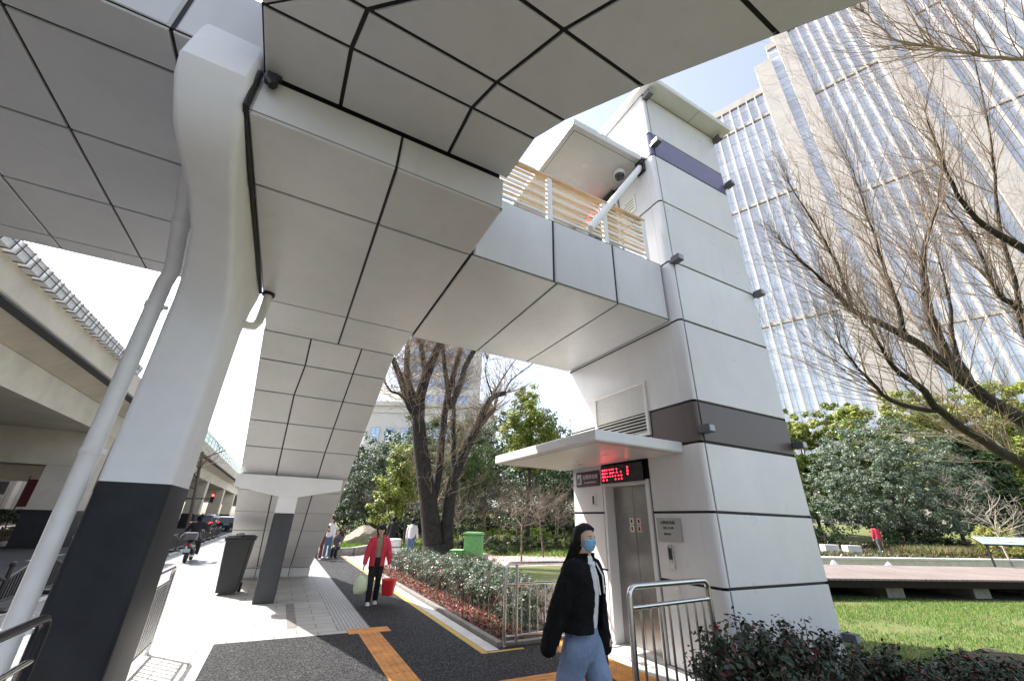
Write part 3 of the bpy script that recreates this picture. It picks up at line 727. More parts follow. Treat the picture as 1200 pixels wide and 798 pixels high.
# ------------------------------------------------------------------ elevated road
fly = thing('elevated_road', 'beige concrete elevated road running along the street with stained parapet', 'elevated road', (-15,20,0))
FI = Matrix.Translation((15,-20,0))
def fpart(b, name, mats, parent=None):
    o = b.build(name, mats, parent or fly)
    if parent is None: o.matrix_parent_inverse = FI
    return o
Y0, Y1 = -30, 260
def run(poly, m, name, parent=None):
    b = MB(); b.prism([(x,Y0,z) for x, z in poly], (0,Y1-Y0,0)); return fpart(b, name, m, parent)
run([(-8.0,7.0),(-8.0,7.96),(-8.22,7.96),(-8.26,7.3),(-9.2,7.2),(-9.2,6.5),(-8.5,6.95),(-8.06,6.95)], M['concrete'], 'parapet')
run([(-8.02,6.88),(-8.02,6.945),(-8.4,6.945),(-8.42,6.88)], M['gutter'], 'gutter')
run([(-9.0,6.36),(-9.2,6.49),(-9.2,7.2),(-22.8,7.2),(-22.8,6.4),(-23.0,6.36),(-23.0,5.3),(-9.08,5.3)], M['concrete'], 'girder')
run([(-24.0,7.0),(-24.0,7.96),(-23.78,7.96),(-23.7,7.3),(-22.81,7.2),(-22.81,6.5),(-23.5,6.95)], M['concrete'], 'parapet')
b = MB()
for k in range(0, 290, 3): b.box((-8.14,44+k*.7,7.962),(-8.08,44+k*.7+.06,9.0)) if 44+k*.7 < 200 else None
b.box((-8.13,44,8.95),(-8.09,200,9.02)); b.box((-8.13,44,8.4),(-8.09,200,8.44))
scr = fpart(b, 'sound_screen', M['fence_green'])
b = MB(); b.box((-8.118,44,8.02),(-8.102,200,8.94)); fpart(b, 'screen_panel', mat('green_translucent_panel', (.42,.62,.58), .2), scr)
# planter boxes hooked over the parapet
pb = thing('parapet_planter', 'white planter box hooked over the elevated road parapet', 'planter', (-8.0,12.6,7.96), 0, 'planter boxes along the elevated road parapet')
b = MB()
b.prism([(.06,-.31,-.20),(.28,-.31,-.20),(.34,-.31,.12),(.03,-.31,.12)], (0,.62,0))
b.box((.02,-.325,.12),(.37,.325,.16)); b.build('trough', M['box'], pb)
b = MB()
for y in (-.24, .24):
    b.box((-.24,y-.014,.0),(.02,y+.014,.02)); b.tube([(.05,y,.17),(.385,y,.17),(.30,y,-.215),(.05,y,-.215)], .014, 6)
    b.tube([(.02,y,.0),(.02,y,.42)], .012, 6)
b.tube([(.36,-.36,-.02),(.36,.36,-.02)], .013, 6); b.tube([(.02,-.37,.42),(.02,.37,.42)], .014, 6); b.build('bracket', M['gutter'], pb)
for k in range(1, 17): copy_tree(pb, (-8.0,12.6+.76*k,7.96))
# portal piers
def fpier(y):
    t = thing('road_pier', 'beige portal pier with dark foot under the elevated road', 'pier', (-16,y+.8,0), 0, 'portal piers under the elevated road')
    b = MB(); b.prism([(-6.9,-.8,5.29),(6.9,-.8,5.29),(6.9,-.8,3.62),(-6.9,-.8,3.62)], (0,1.6,0)); b.build('cap_beam', M['concrete'], t)
    for sx in (-1, 1):
        b = MB(); x = sx*6.1
        b.prism([(x-.8,-.78,1.6),(x+.8,-.78,1.6),(x+.8,-.78,3.615),(x-.8-.0,-.78,3.615)], (0,1.56,0)); o = b.build('shaft', M['concrete'], t)
        b = MB(); b.box((x-.82,-.8,-.06),(x+.82,.8,1.595)); b.build('painted_foot', M['greybase'], o)
    return t
piers = [fpier(28.6)]
for y in (47, 65, 83, 101): copy_tree(piers[0], (-16,y+.8,0))
# median bed under the flyover
sheet('median_bed', [(-20.5,14,-11.6,140)], .02, M['soil'])
b = MB(); b.bbox((-11.6,10,-.04),(-11.35,140,.16),0,.03); b.build('median_kerb', M['strip'], kind='structure')
mf = thing('lattice_fence', 'low brown lattice fence edging the planted median under the elevated road', 'fence', (-11.75,16,0))
b = MB()
n = 150
for k in range(n):
    y = k*.24
    b.tube([(0,y,.14),(0,y+.42,.66)], .014, 4, smooth=False, cap=False); b.tube([(.02,y+.42,.14),(.02,y,.66)], .014, 4, smooth=False, cap=False)
b.box((-.02,0,.64),(.04,n*.24,.70)); b.box((-.02,0,.10),(.04,n*.24,.15)); b.build('lattice', mat('brown_lattice', (.19,.115,.07), .7, 0, .2, 4), mf)
# ------------------------------------------------------------------ arched barrier panels along the lane
ap = thing('arched_barrier', 'black arched barrier panel standing on the lane edge', 'barrier', (-4.05,9.0,0), 0, 'arched barrier panels along the lane')
b = MB(); Lp = 2.3
arch = [(0, y, .50+.22*math.sin(PI*(y/Lp))) for y in [Lp*i/14 for i in range(15)]]
b.tube(arch, .028, 8); b.tube([(0,0,.16),(0,Lp,.16)], .022, 8); f = b.build('frame', M['black'], ap)
b = MB()
for i in range(1, 22):
    y = Lp*i/22; b.box((-.011,y-.014,.16),(.011,y+.014,.50+.22*math.sin(PI*y/Lp)))
b.build('bars', M['black'], ap)
for y in (-.04, ):
    b = MB(); b.tube([(0,y,.02),(0,y,.70)], .035, 10); b.ball((0,y,.73), .048); b.build('post', M['black'], ap)
    b = MB(); b.bbox((-.22,y-.12,-.03),(.22,y+.12,.05),0,.02); b.build('foot', M['black'], ap)
for k in range(1, 14):
    copy_tree(ap, (-4.05,9.0+2.42*k,0))
# ------------------------------------------------------------------ steel handrails
def handrail(name, label, p, q, h, bars, topm, double=False, ends=(True, True), bottom=.12, second=.80, r=.025):
    p, q = Vector(p), Vector(q); t = thing(name, label, 'railing', p); d = q-p; Lr = d.length; u = d.normalized()
    b = MB(); rr = .09
    pts = [u*0]
    A = [Vector((0,0,-.02)), Vector((0,0,h-rr))]+[u*(rr-rr*math.cos(a))+Vector((0,0,h-rr+rr*math.sin(a))) for a in (.4,.8,1.2,PI/2)]
    B = [u*(Lr-rr+rr*math.sin(a))+Vector((0,0,h-rr+rr*math.cos(a))) for a in (0,.4,.8,1.2,PI/2)]+[u*Lr+Vector((0,0,-.02))]
    b.tube(A+B, r, 12); fr = b.build('frame', topm, t)
    for zz in (second, bottom):
        b = MB(); b.tube([Vector((0,0,zz)), u*Lr+Vector((0,0,zz))], r*.75, 10); b.build('cross_rail', M['steel'], t)
    b = MB()
    for k in range(1, bars+1):
        c = u*(Lr*k/(bars+1)); b.tube([c+Vector((0,0,bottom)), c+Vector((0,0,second))], r*.42, 8)
    b.build('bars', M['steel'], t)
    if double:
        b = MB(); c = u*.2; b.tube([c+Vector((0,0,-.02)), c+Vector((0,0,h-.02))], r, 12); b.build('leg', M['steel'], t)
    for c in (Vector((0,0,0)), u*Lr):
        b = MB(); b.tube([c+Vector((0,0,.0)), c+Vector((0,0,.018))], r*2.1, 14); b.build('foot_plate', M['steel'], t)
    return t
handrail('steel_handrail', 'shiny steel handrail standing between the lift door and the flowering shrub', (3.2,3.52,.0), (4.52,3.66,.0), 1.1, 8, M['steel'], r=.03, second=.92)
handrail('steel_handrail', 'steel handrail with a doubled end post at the corner of the hedge bed', (3.26,6.3,.0), (4.72,6.36,.0), 1.06, 9, M['steel'], double=True, r=.026, second=.78)
handrail('steel_handrail', 'black topped handrail on the kerb in front of the white pier and downpipe', (-1.22,1.9,.0), (-1.22,4.25,.0), 1.0, 15, M['darkrail'], r=.027, second=.76)
handrail('steel_handrail', 'steel handrail casting a barred shadow on the paving behind the white pier', (-1.13,6.55,.0), (-1.13,7.66,.0), .98, 8, M['steel'], r=.022, second=.82)
# ------------------------------------------------------------------ wheelie bin
wb = thing('wheelie_bin', 'tall dark grey wheelie bin with flat lid beside the stair post', 'bin', (-.72,12.42,0), math.radians(-4))
b = MB(); rg = []
for z, hx, hy in ((.05,.20,.24),(.3,.215,.26),(1.0,.26,.31),(1.12,.265,.315)):
    rg.append([Vector((x*hx, y*hy, z)) for x, y in ((-1,-.9),(-.9,-1),(.9,-1),(1,-.9),(1,.9),(.9,1),(-.9,1),(-1,.9))])
b.loft(rg, smooth=False); b.bbox((-.285,-.335,1.08),(.285,.335,1.135),0,.012); b.build('body', M['binplastic'], wb)
b = MB(); b.bbox((-.295,-.35,1.14),(.295,.35,1.175),0,.012); b.bbox((-.25,-.3,1.17),(.25,.26,1.20),0,.014); ld = b.build('lid', M['binplastic'], wb)
b = MB(); b.tube([(-.07,-.32,1.19),(-.07,-.33,1.24),(.07,-.33,1.24),(.07,-.32,1.19)], .014, 8); b.build('handle', M['black'], ld)
for x in (-.2, .2):
    b = MB(); b.tube([(x-.03,.24,.1),(x+.03,.24,.1)], .1, 16); b.build('wheel', M['tyre'], wb)
# ------------------------------------------------------------------ utility box, bollard, stones
gb = thing('utility_cabinet', 'tall green ivy printed utility cabinet in the hedge bed', 'cabinet', (6.5,15.2,0), math.radians(-32))
b = MB(); b.bbox((-.32,-.30,0),(.32,.30,1.2),0,.01); b.build('body', M['greenwrap'], gb)
b = MB(); b.bbox((-.36,-.34,1.2),(.36,.34,1.25),0,.01); b.bbox((-.32,-.30,1.25),(.32,.30,1.285),0,.014); b.build('lid', M['greenlid'], gb)
b = MB(); b.box((-.28,-.315,.55),(-.25,-.301,.68)); b.build('handle', M['greenlid'], gb)
gs = thing('utility_box', 'low green ivy printed box beside the taller green cabinet', 'cabinet', (5.92,15.3,0), math.radians(-32))
b = MB(); b.bbox((-.2,-.3,0),(.2,.3,.66),0,.012); b.build('body', M['greenwrap'], gs)
b = MB(); b.bbox((-.225,-.325,.66),(.225,.325,.70),0,.01); b.build('lid', M['greenlid'], gs)
wl = thing('white_bollard', 'fat white round bollard standing on the path edge behind the hedge', 'bollard', (4.33,18.3,-.01))
b = MB(); b.tube([(0,0,0),(0,0,.86)], .24, 24); b.tube([(0,0,.86),(0,0,.90),(0,0,.93)], [.27,.27,.2], 24); b.build('drum', M['box'], wl)
b = MB()
for z in (.35,.6): b.tube([(0,0,z),(0,0,z+.05)], .245, 24)
b.build('band', M['kerb'], wl)
def boulder(name, label, loc, sx, sy, sz, m, seed, cat='boulder', group=None):
    bm = bmesh.new(); bmesh.ops.create_icosphere(bm, subdivisions=3, radius=1); r = random.Random(seed)
    ph = [(Vector((r.uniform(-1,1),r.uniform(-1,1),r.uniform(-1,1))).normalized(), r.uniform(.6,.92)) for _ in range(12)]
    for v in bm.verts:
        c = v.co.copy()
        for n_, k in ph:
            dd = c.dot(n_)
            if dd > k: c -= n_*(dd-k)
        v.co = Vector((c.x*sx, c.y*sy, c.z*sz+sz*.55))
    me = bpy.data.meshes.new(name); bm.to_mesh(me); bm.free(); me.materials.append(m)
    o = bpy.data.objects.new(name, me); COL.objects.link(o); o.location = loc
    tag(o, label, cat, group); return o
boulder('boulder', 'big tan boulder lying on the small lawn behind the walker in red', (4.75,28.4,-.05), 1.15, .7, .85, M['rockcut'], 4)
pl = MB(); poly = [(2.55,22.6),(3.3,22.9),(4.6,25.4),(5.9,30.5),(4.2,33),(2.4,31),(2.2,26)]
pl.prism([(x,y,-.03) for x, y in poly], (0,0,.22)); pl.build('lawn_island', M['turf'], kind='structure')
kb = MB()
for i in range(len(poly)):
    p, q = Vector((*poly[i],0)), Vector((*poly[(i+1)%len(poly)],0)); d = (q-p).normalized(); nn = Vector((d.y,-d.x,0))
    kb.prism([p-nn*.02, q-nn*.02, q+nn*.28, p+nn*.28], (0,0,.33+.003*i))
kb.build('lawn_island_kerb', M['greystone'], kind='structure')
# ------------------------------------------------------------------ boardwalk, wall, board
def bd(s_): return 12.45+.145*(s_-9.4)
bw = thing('boardwalk', 'low weathered timber boardwalk on stone plinths across the lawn', 'boardwalk', W(16, bd(16), 0))
BWI = Matrix.Translation(-W(16, bd(16), 0))
def bwp(b, name, mats): o = b.build(name, mats, bw); o.matrix_parent_inverse = BWI; return o
sA, sB, dp_ = 4.5, 40, 4.4
def quad(s0, s1, a0, a1): return [W(s0,bd(s0)+a0), W(s1,bd(s1)+a0), W(s1,bd(s1)+a1), W(s0,bd(s0)+a1)]
b = MB(); b.prism([p+Vector((0,0,.455)) for p in quad(sA,sB,0,dp_)], (0,0,.045)); bwp(b, 'deck_boards', M['deckwood'])
b = MB(); b.prism([p+Vector((0,0,.28)) for p in quad(sA,sB,.03,.09)], (0,0,.173)); b.prism([p+Vector((0,0,.28)) for p in quad(sA,sB,dp_-.09,dp_-.03)], (0,0,.173)); b.prism([p+Vector((0,0,-.02)) for p in quad(sA,sB,dp_-.6,dp_-.5)], (0,0,.47)); bwp(b, 'deck_fascia', M['deckedge'])  # full-height rear skirt added to keep light out below the deck
b = MB(); b.prism([p+Vector((0,0,-.015)) for p in quad(sA,sB,.1,dp_-.2)], (0,0,.012)); b.build('under_deck_shade', M['soil'], kind='structure')  # dark sheet added to deepen the shade under the boardwalk
for s_ in (6.0, 8.5, 11.0, 13.9, 16.8, 20, 24, 28, 32, 36):
    b = MB(); b.prism([p for p in quad(s_-.28,s_+.28,.30,dp_-.62)], (0,0,.276)); bwp(b, 'plinth', M['greystone'])
def wd(s_): return 22.0+.22*(s_-16)
sw = thing('retaining_wall', 'long low sandstone wall with pale coping behind the boardwalk', 'wall', W(22, wd(22), 0))
SWI = Matrix.Translation(-W(22, wd(22), 0))
def wq(a0, a1, s0=14, s1=46): return [W(s0,wd(s0)+a0), W(s1,wd(s1)+a0), W(s1,wd(s1)+a1), W(s0,wd(s0)+a1)]
b = MB(); b.prism([p+Vector((0,0,-.05)) for p in wq(0,.4)], (0,0,.46)); o = b.build('wall_face', M['stone'], sw); o.matrix_parent_inverse = SWI
b = MB(); b.prism([p+Vector((0,0,.415)) for p in wq(-.05,.5)], (0,0,.09)); o = b.build('coping', mat('pale_coping', (.66,.62,.56), .8, 0, .08, 3), sw); o.matrix_parent_inverse = SWI
for k, p in enumerate((Vector((29.8,14.95,.45)),Vector((30.6,14.15,.45)))):
    t = MB(); t.bbox((-.42,-.25,0),(.42,.25,.48),0,.03)
    o = t.build('stone_block', M['strip'], None, p); o.rotation_euler.z = math.radians(-27)
    tag(o, ('pale stone block seat nearest the tower on the shrub bank', 'pale stone block seat next to the red jacketed person on the bank')[k], 'stone seat')
for k, (s_, d_, sc) in enumerate(((12.9,18.6,.22),(13.7,18.8,.30),(16.6,19.3,.28))):
    boulder('white_stone', ('small white stone on the grass strip, closest to the tower', 'rounded white stone in the middle of the grass strip', 'white stone on the grass strip, nearest the information board')[k], W(s_+1.2, d_+1.6, -.03), sc, sc*.7, sc*1.1, M['box'], 20+k, 'stone')
ib = thing('information_board', 'tilted pale blue information board on slim legs by the boardwalk', 'sign', W(21.3, 18.4, .5), math.radians(-27))
b = MB(); b.obox((0,0,.98), (1.55,0,0), (0,.20,.13), (0,-.008,.012), 0, .006); b.build('panel', M['signface'], ib)
b = MB(); b.obox((0,-.0,.955), (1.58,0,0), (0,.215,.14), (0,-.006,.009), 0); b.build('frame', M['black'], ib)
b = MB(); r = random.Random(5)
for k in range(46):
    x = r.uniform(-1.4,1.4); v = r.uniform(-.16,.16); w = r.uniform(.03,.16)
    c = Vector((x, v*.84-.0096, 1.98-1.0+v*.545+.0144)); b.obox(c, (w,0,0), (0,.008,.0052), (0,-.0006,.0009), 0)
b.build('printing', M['kerb'], ib)
for x in (-1.25, 1.25):
    b = MB(); b.bbox((x-.025,-.03,0),(x+.025,.03,.95),0,.004); b.build('leg', M['black'], ib)
# ------------------------------------------------------------------ vehicles on the far carriageway
def car(label, loc, paint, suv=True, rear_lights=True):
    t = thing('parked_car' if not rear_lights else 'car', label, 'car', loc)
    h = 1.62 if suv else 1.45; Lc = 4.5; w = .92
    side = [(-2.25,.35),(-2.25,.85),(-2.12,1.02),(-1.85,h-.08),(-1.4,h),(.3,h-.02),(1.0,1.05),(2.0,.92),(2.25,.7),(2.25,.35)]
    b = MB(); n = len(side); rows_ = []
    for x, k in ((-w,.93),(-w*.97,.99),(0,1.0),(w*.97,.99),(w,.93)):
        rows_.append([Vector((x*(1 if z < 1.0 else .84), y*k, .35+(z-.35)*(1 if abs(x) < w*.98 else .96))) for y, z in side])
    b.loft(rows_, 0, smooth=False); body = b.build('body', paint, t)
    b = MB(); b.add([(-.66,-2.085,1.08),(.66,-2.085,1.08),(.58,-1.885,h-.14),(-.58,-1.885,h-.14)], [(0,1,2,3)]); b.build('rear_window', M['glass'], t)
    for sx in (-1, 1):
        b = MB(); b.add([(sx*.80,-1.7,1.06),(sx*.80,.75,1.06),(sx*.785,.3,h-.14),(sx*.785,-1.5,h-.12)], [(0,1,2,3)]); b.build('side_window', M['glass'], t)
        b = MB(); b.bbox((sx*.78-.13,-2.275,.80),(sx*.78+.13,-2.18,.98),0,.01); b.build('tail_light', M['tail'] if rear_lights else M['redplastic'], t)
        for y in (-1.4, 1.4):
            b = MB(); b.tube([(sx*.74,y,.33),(sx*.94,y,.33)], .33, 20); wh = b.build('wheel', M['tyre'], t)
            b = MB(); b.tube([(sx*.945,y,.33),(sx*.95,y,.33)], .2, 14); b.build('rim', M['lampface'], wh)
        b = MB(); b.bbox((sx*.98-.08,.7,.98),(sx*.98+.08,.8,1.1),0,.02); b.build('mirror', paint, t)
    b = MB(); b.bbox((-.88,-2.31,.36),(.88,-2.2,.62),0,.03); b.build('bumper', M['black'], t)
    b = MB(); b.box((-.24,-2.262,.66),(.24,-2.252,.78)); b.build('number_plate', M['signface'], t)
    return t
car('dark car with glowing red tail lights queuing beyond the scooter', (-6.35,50.5,-.03), M['carblack'])
car('white car queuing ahead of the dark car under the elevated road', (-6.0,60,-.03), M['carwhite'], False)
car('black car partly hidden behind the stair foot wall', (-4.95,57,-.03), M['carblack'], False)
# signal on a mast arm
ts = thing('traffic_light', 'red traffic light on a long mast arm beneath the elevated road', 'traffic light', (-8.7,46.5,0)); ts.scale = (.8,.8,.82)
b = MB(); b.tube([(0,0,0),(0,0,2.3),(.1,0,2.75),(1.2,0,3.4),(3.4,0,3.5),(3.6,0,3.5)], [.09,.08,.07,.06,.05,.05], 10); b.build('mast', M['black'], ts)
b = MB(); b.bbox((3.45,-.16,3.1),(3.8,.1,4.05),0,.03); hd = b.build('signal_head', M['black'], ts)
for k, z in enumerate((3.84,3.57,3.3)):
    b = MB(); b.tube([(3.625,-.165,z),(3.625,-.18,z)], .115, 16); b.build('lens', M['redlamp'] if k == 0 else M['ledoff'], hd)
# ------------------------------------------------------------------ buildings
def bwin(parent, M_, x0, z0, x1, z1, y=0.0, mull=1, g='glass_blue'):
    """one window: glass with frame set into a wall in local xz at depth y"""
    b = MB(); b.box((x0,y-.02,z0),(x1,y+.05,z1),0)
    for k in range(mull+1):
        x = x0+(x1-x0)*k/mull if mull else x0; b.box((x-.05,y-.06,z0),(x+.05,y-.021,z1),1)
    b.box((x0,y-.06,z0-.06),(x1,y-.022,z0),1); b.box((x0,y-.06,z1),(x1,y-.022,z1+.06),1); b.box((x0,y-.05,(z0+z1)/2-.04),(x1,y-.0215,(z0+z1)/2+.04),1)
    return b
def glass_mat(name, c1, c2, w, h):
    m = tile_mat(name, c1, c2, (.40,.43,.47), w, h, .03, .08, offset=0, bump=0, axis='xz', amt=.25, scale_noise=.12)
    b = m.node_tree.nodes['Principled BSDF']; b.inputs['Specular IOR Level'].default_value = .9; b.inputs['Metallic'].default_value = .55
    return m
GB = glass_mat('hazy_curtain_glass', (.66,.68,.70), (.52,.545,.58), 1.55, 1.2)  # haze put into the pane colours, lightened and greyed
GC = glass_mat('blue_window_glass', (.42,.54,.72), (.32,.44,.62), .8, 1.0)
STONE2 = tile_mat('warm_stone_cladding', (.46,.43,.395), (.425,.40,.37), (.35,.33,.305), 1.1, .62, .012, .6, axis='xz', bump=.1)
SPD = mat('hazy_spandrel_glass', (.48,.50,.53), .25, .4)  # colour lightened to carry the same haze
FIN = mat('pale_fin', (.52,.49,.455), .5, 0, .05, .3)
# tower block beyond the park: local x along its front, y into the building
P0 = (67.24, 33.22); u = Vector((.361,-.9325,0))
tb = thing('office_tower', 'tall pale stone and blue glass office tower with close vertical fins', 'office tower', (P0[0],P0[1],0), math.atan2(u.y, u.x))
def opart(b, name, mats, parent=None): return b.build(name, mats, parent or tb)
bays = [(-2.0,9.4,86.5,'g'),(9.4,12.4,93.2,'p'),(12.4,14.1,97.5,'g'),(14.1,16.5,104,'p'),(16.5,26.0,106,'g'),(26.0,28.1,110,'p'),(28.1,29.6,108,'g'),(29.6,32.2,112,'p'),(32.2,48.5,112,'g'),(48.5,51,112,'p')]
for (x0, x1, zt, k) in bays:
    b = MB()
    if k == 'p':
        b.box((x0,-.75,-1),(x1,16,zt)); opart(b, 'stone_pier', STONE2)
    else:
        b.box((x0,0.0,-1),(x1,16,zt-1.2)); z = 4.0
        while z < zt-3: b.box((x0,-.03,z-.22),(x1,-.006,z+.02),1); z += 3.6
        g = opart(b, 'curtain_wall', [GB, SPD])
        b = MB(); b.box((x0,-.35,zt-1.2),(x1,16,zt+.6)); opart(b, 'cornice', STONE2)
        zc = zt-7.6
        while zc > 6 and x1-x0 > 3:
            b = MB(); b.box((x0,-.28,zc),(x1,-.034,zc+.6)); opart(b, 'cornice', STONE2); zc -= 20.4 if zc > zt-10 else 25.2
        nf = max(1, int(round((x1-x0)/1.62)))
        for i in range(nf+1):
            x = x0+(x1-x0)*i/nf
            if nf == 1 : continue
            b = MB(); b.box((x-.13,-.45,-1),(x+.13,-.0305,zt-1.2)); opart(b, 'fin', FIN, g)
            if i < nf:
                b = MB(); xm = x+(x1-x0)/nf/2; b.box((xm-.035,-.16,-1),(xm+.035,-.031,zt-1.2)); opart(b, 'mullion', FIN, g)
# hotel-like block behind the old tree: local x along its front
PALE = mat('pale_rendered_wall', (.66,.63,.58), .8, 0, .06, .3)
hb = thing('stepped_building', 'pale beige office block with rows of blue windows behind the old tree', 'building', (26.3,66.0,0), math.radians(-28))
b = MB(); b.box((-13.5,0,0),(0,14,46)); tw = b.build('upper_block', PALE, hb)
wn = 0
for zz in range(21, 46, 3):
    for xx in (-12.6,-9.6,-6.6,-3.4):
        b = bwin(hb, None, xx, zz, xx+2.4, zz+1.5, -.03, 3); b.build('window', [GC, FIN], tw)
b = MB(); b.box((-17.0,-4.0,0),(3.6,14.2,19.2)); b.box((-17.4,-4.4,19.2),(4.0,14.6,19.9)); b.box((-17.2,-4.2,18.0),(3.8,14.4,18.5)); lw = b.build('lower_block', PALE, hb)
for zz in (5,9,13.2):
    for k in range(8):
        xx = -16.2+k*2.5; b = bwin(hb, None, xx, zz, xx+1.5, zz+2.3, -4.03, 2); b.build('window', [GC, FIN], lw)
ob = thing('side_building', 'white building with tall windows receding behind the stair flight', 'building', (17,86,0), math.radians(48))
b = MB(); b.box((-9,0,0),(6,12,25)); b.box((-9.4,-.5,25),(6.4,12.5,26)); b.box((-9.2,-.3,15.5),(6.2,0,16.2)); b.build('wall', M['box'], ob)
for zz in (3,8,12,17,21):
    for k in range(4):
        xx = -8+k*3.4; b = bwin(ob, None, xx, zz, xx+1.9, zz+2.8, -.03, 2); b.build('window', [GC, FIN], ob)
# low building across the road, seen under the flyover
rb = thing('roadside_building', 'long beige building with dark base across the road beneath the elevated road', 'building', (-31,30,0))
b = MB(); b.box((-8,-30,1.5),(0,130,9)); b.build('wall', M['concdark'], rb)
b = MB(); b.box((-8,-30,-.1),(.05,130,1.49)); b.build('base', M['greybase'], rb)
for k in range(30):
    y = -28+k*5; b = MB(); b.box((.003,y,1.5),(.35,y+1.2,8.6)); b.build('pilaster', M['concrete'], rb)
    if k % 2 == 0: b = MB(); b.box((.004,y+1.8,2.2),(.04,y+4.2,5.2)); b.build('window', M['glass'], rb)
bn = thing('red_banner', 'red vertical banner on a pole in the planted median', 'banner', (-13.5,35,0))
b = MB(); b.tube([(0,0,0),(0,0,3.4)], .03, 6); b.build('pole', M['black'], bn)
b = MB(); b.add([(.03,0,1.7),(.62,.03,1.75),(.6,0,3.2),(.03,0,3.2),(.03,.02,1.7),(.62,.05,1.75),(.6,.02,3.2),(.03,.02,3.2)], [(0,1,2,3),(7,6,5,4),(0,4,5,1),(3,2,6,7)]); b.build('cloth', M['maroon'], bn)
# ------------------------------------------------------------------ leaves and branches
def leaf_arrays(P, N, size, rng, asp=.5, jit=.5):
    """one folded-free quad (kite) per leaf at P facing about N"""
    n = len(P)
    N = N+rng.normal(0, jit, (n,3)); N /= np.linalg.norm(N, axis=1, keepdims=True)+1e-9
    A = rng.normal(0, 1, (n,3)); A -= N*(A*N).sum(1, keepdims=True); A /= np.linalg.norm(A, axis=1, keepdims=True)+1e-9
    B = np.cross(N, A)
    s = size*rng.uniform(.6, 1.35, (n,1))
    V = np.stack([P-A*s*.5, P+B*s*asp*.5+A*s*.05, P+A*s*.5, P-B*s*asp*.5+A*s*.05], 1).reshape(-1,3)
    F = np.arange(n*4).reshape(n,4)
    return V, F
def clump_points(blobs, n, rng, clumps=60, spread=.28, shell=.55):
    """leaf positions gathered in clumps through the outer volume of ellipsoid blobs (c, (rx,ry,rz))"""
    w = np.array([b[1][0]*b[1][1]*b[1][2] for b in blobs])**.67; w /= w.sum()
    P, N, K = [], [], []
    for (c, r), q in zip(blobs, w):
        m = max(4, int(clumps*q)); cnt = int(n*q)
        d = rng.normal(0,1,(m,3)); d /= np.linalg.norm(d,axis=1,keepdims=True)
        rad = shell+(1-shell)*rng.uniform(0,1,(m,1))**.6
        rad *= rng.uniform(.82,1.15,(m,1))
        C = np.array(c)+d*rad*np.array(r)
        k = rng.randint(0,m,cnt)
        o = rng.normal(0,1,(cnt,3)); o /= np.linalg.norm(o,axis=1,keepdims=True); o *= rng.uniform(0,1,(cnt,1))**.45
        sz = spread*np.mean(r)*rng.uniform(.55,1.35,m)[k][:,None]
        o *= sz*np.array((1,1,.7))
        P.append(C[k]+o); nn = o/(np.linalg.norm(o,axis=1,keepdims=True)+1e-6)*.6+d[k]*.5+np.array((0,0,.55)); N.append(nn); K.append(k+1000*len(K))
    return np.concatenate(P), np.concatenate(N), np.concatenate(K)
def foliage(name, blobs, n, size, mats, wts, parent=None, seed=1, clumps=60, spread=.28, shell=.55, asp=.5, zmin=None, jit=.5, **kw):
    rng = np.random.RandomState(seed)
    P, N, K = clump_points(blobs, n, rng, clumps, spread, shell)
    if zmin is not None:
        k = P[:,2] > zmin; P, N, K = P[k], N[k], K[k]
    V, F = leaf_arrays(P, N, size, rng, asp, jit)
    wts = np.array(wts, float)/sum(wts); cw = np.cumsum(wts)
    base = rng.uniform(0,1,K.max()+1)[K]; u_ = np.clip(base*.55+rng.uniform(0,1,len(K))*.45, 0, .9999)
    return mesh_obj(name, V, F, mats, np.searchsorted(cw, u_), parent, **kw)
def limb(b, pts, r0, r1, n=8, sub=3, wob=.0, rng=random):
    """tapered limb through pts, smoothed"""
    P = [Vector(p) for p in pts]; Q = []
    for i in range(len(P)-1):
        p0, p1, p2, p3 = P[max(i-1,0)], P[i], P[i+1], P[min(i+2,len(P)-1)]
        for k in range(sub):
            t = k/sub
            q = .5*((2*p1)+(-p0+p2)*t+(2*p0-5*p1+4*p2-p3)*t*t+(-p0+3*p1-3*p2+p3)*t**3)
            if wob: q = q+Vector((rng.uniform(-wob,wob) for _ in range(3)))
            Q.append(q)
    Q.append(P[-1]); m = len(Q)-1
    R = [r0+(r1-r0)*(i/m)**.8 for i in range(m+1)]
    b.tube(Q, R, n, cap=True); return Q, R
def twigs(b, p, d, Lg, r, lev, rng, up=.25, kids=(3,5), spread=.6, n=4, minr=.003):
    """a crooked shoot that divides again and again"""
    d = Vector(d).normalized(); seg = 5; Q = [Vector(p)]; D = d.copy()
    for i in range(seg):
        D = (D+Vector((rng.uniform(-.16,.16),rng.uniform(-.16,.16),rng.uniform(-.12,.12)+up*.22))).normalized()
        Q.append(Q[-1]+D*Lg/seg)
    R = [max(minr, r*(1-.72*i/seg)) for i in range(seg+1)]
    b.tube(Q, R, n if r > .012 else 3, cap=False, smooth=True)
    if lev <= 0: return
    for _ in range(rng.randint(*kids)):
        i = rng.randint(1, seg); o = Vector((rng.uniform(-1,1),rng.uniform(-1,1),rng.uniform(-.5,1))).normalized()
        nd = (D*(1-spread*.4)+o*spread).normalized()
        twigs(b, Q[i], nd, Lg*rng.uniform(.45,.75), R[i]*.62, lev-1, rng, up, kids, spread, n, minr)
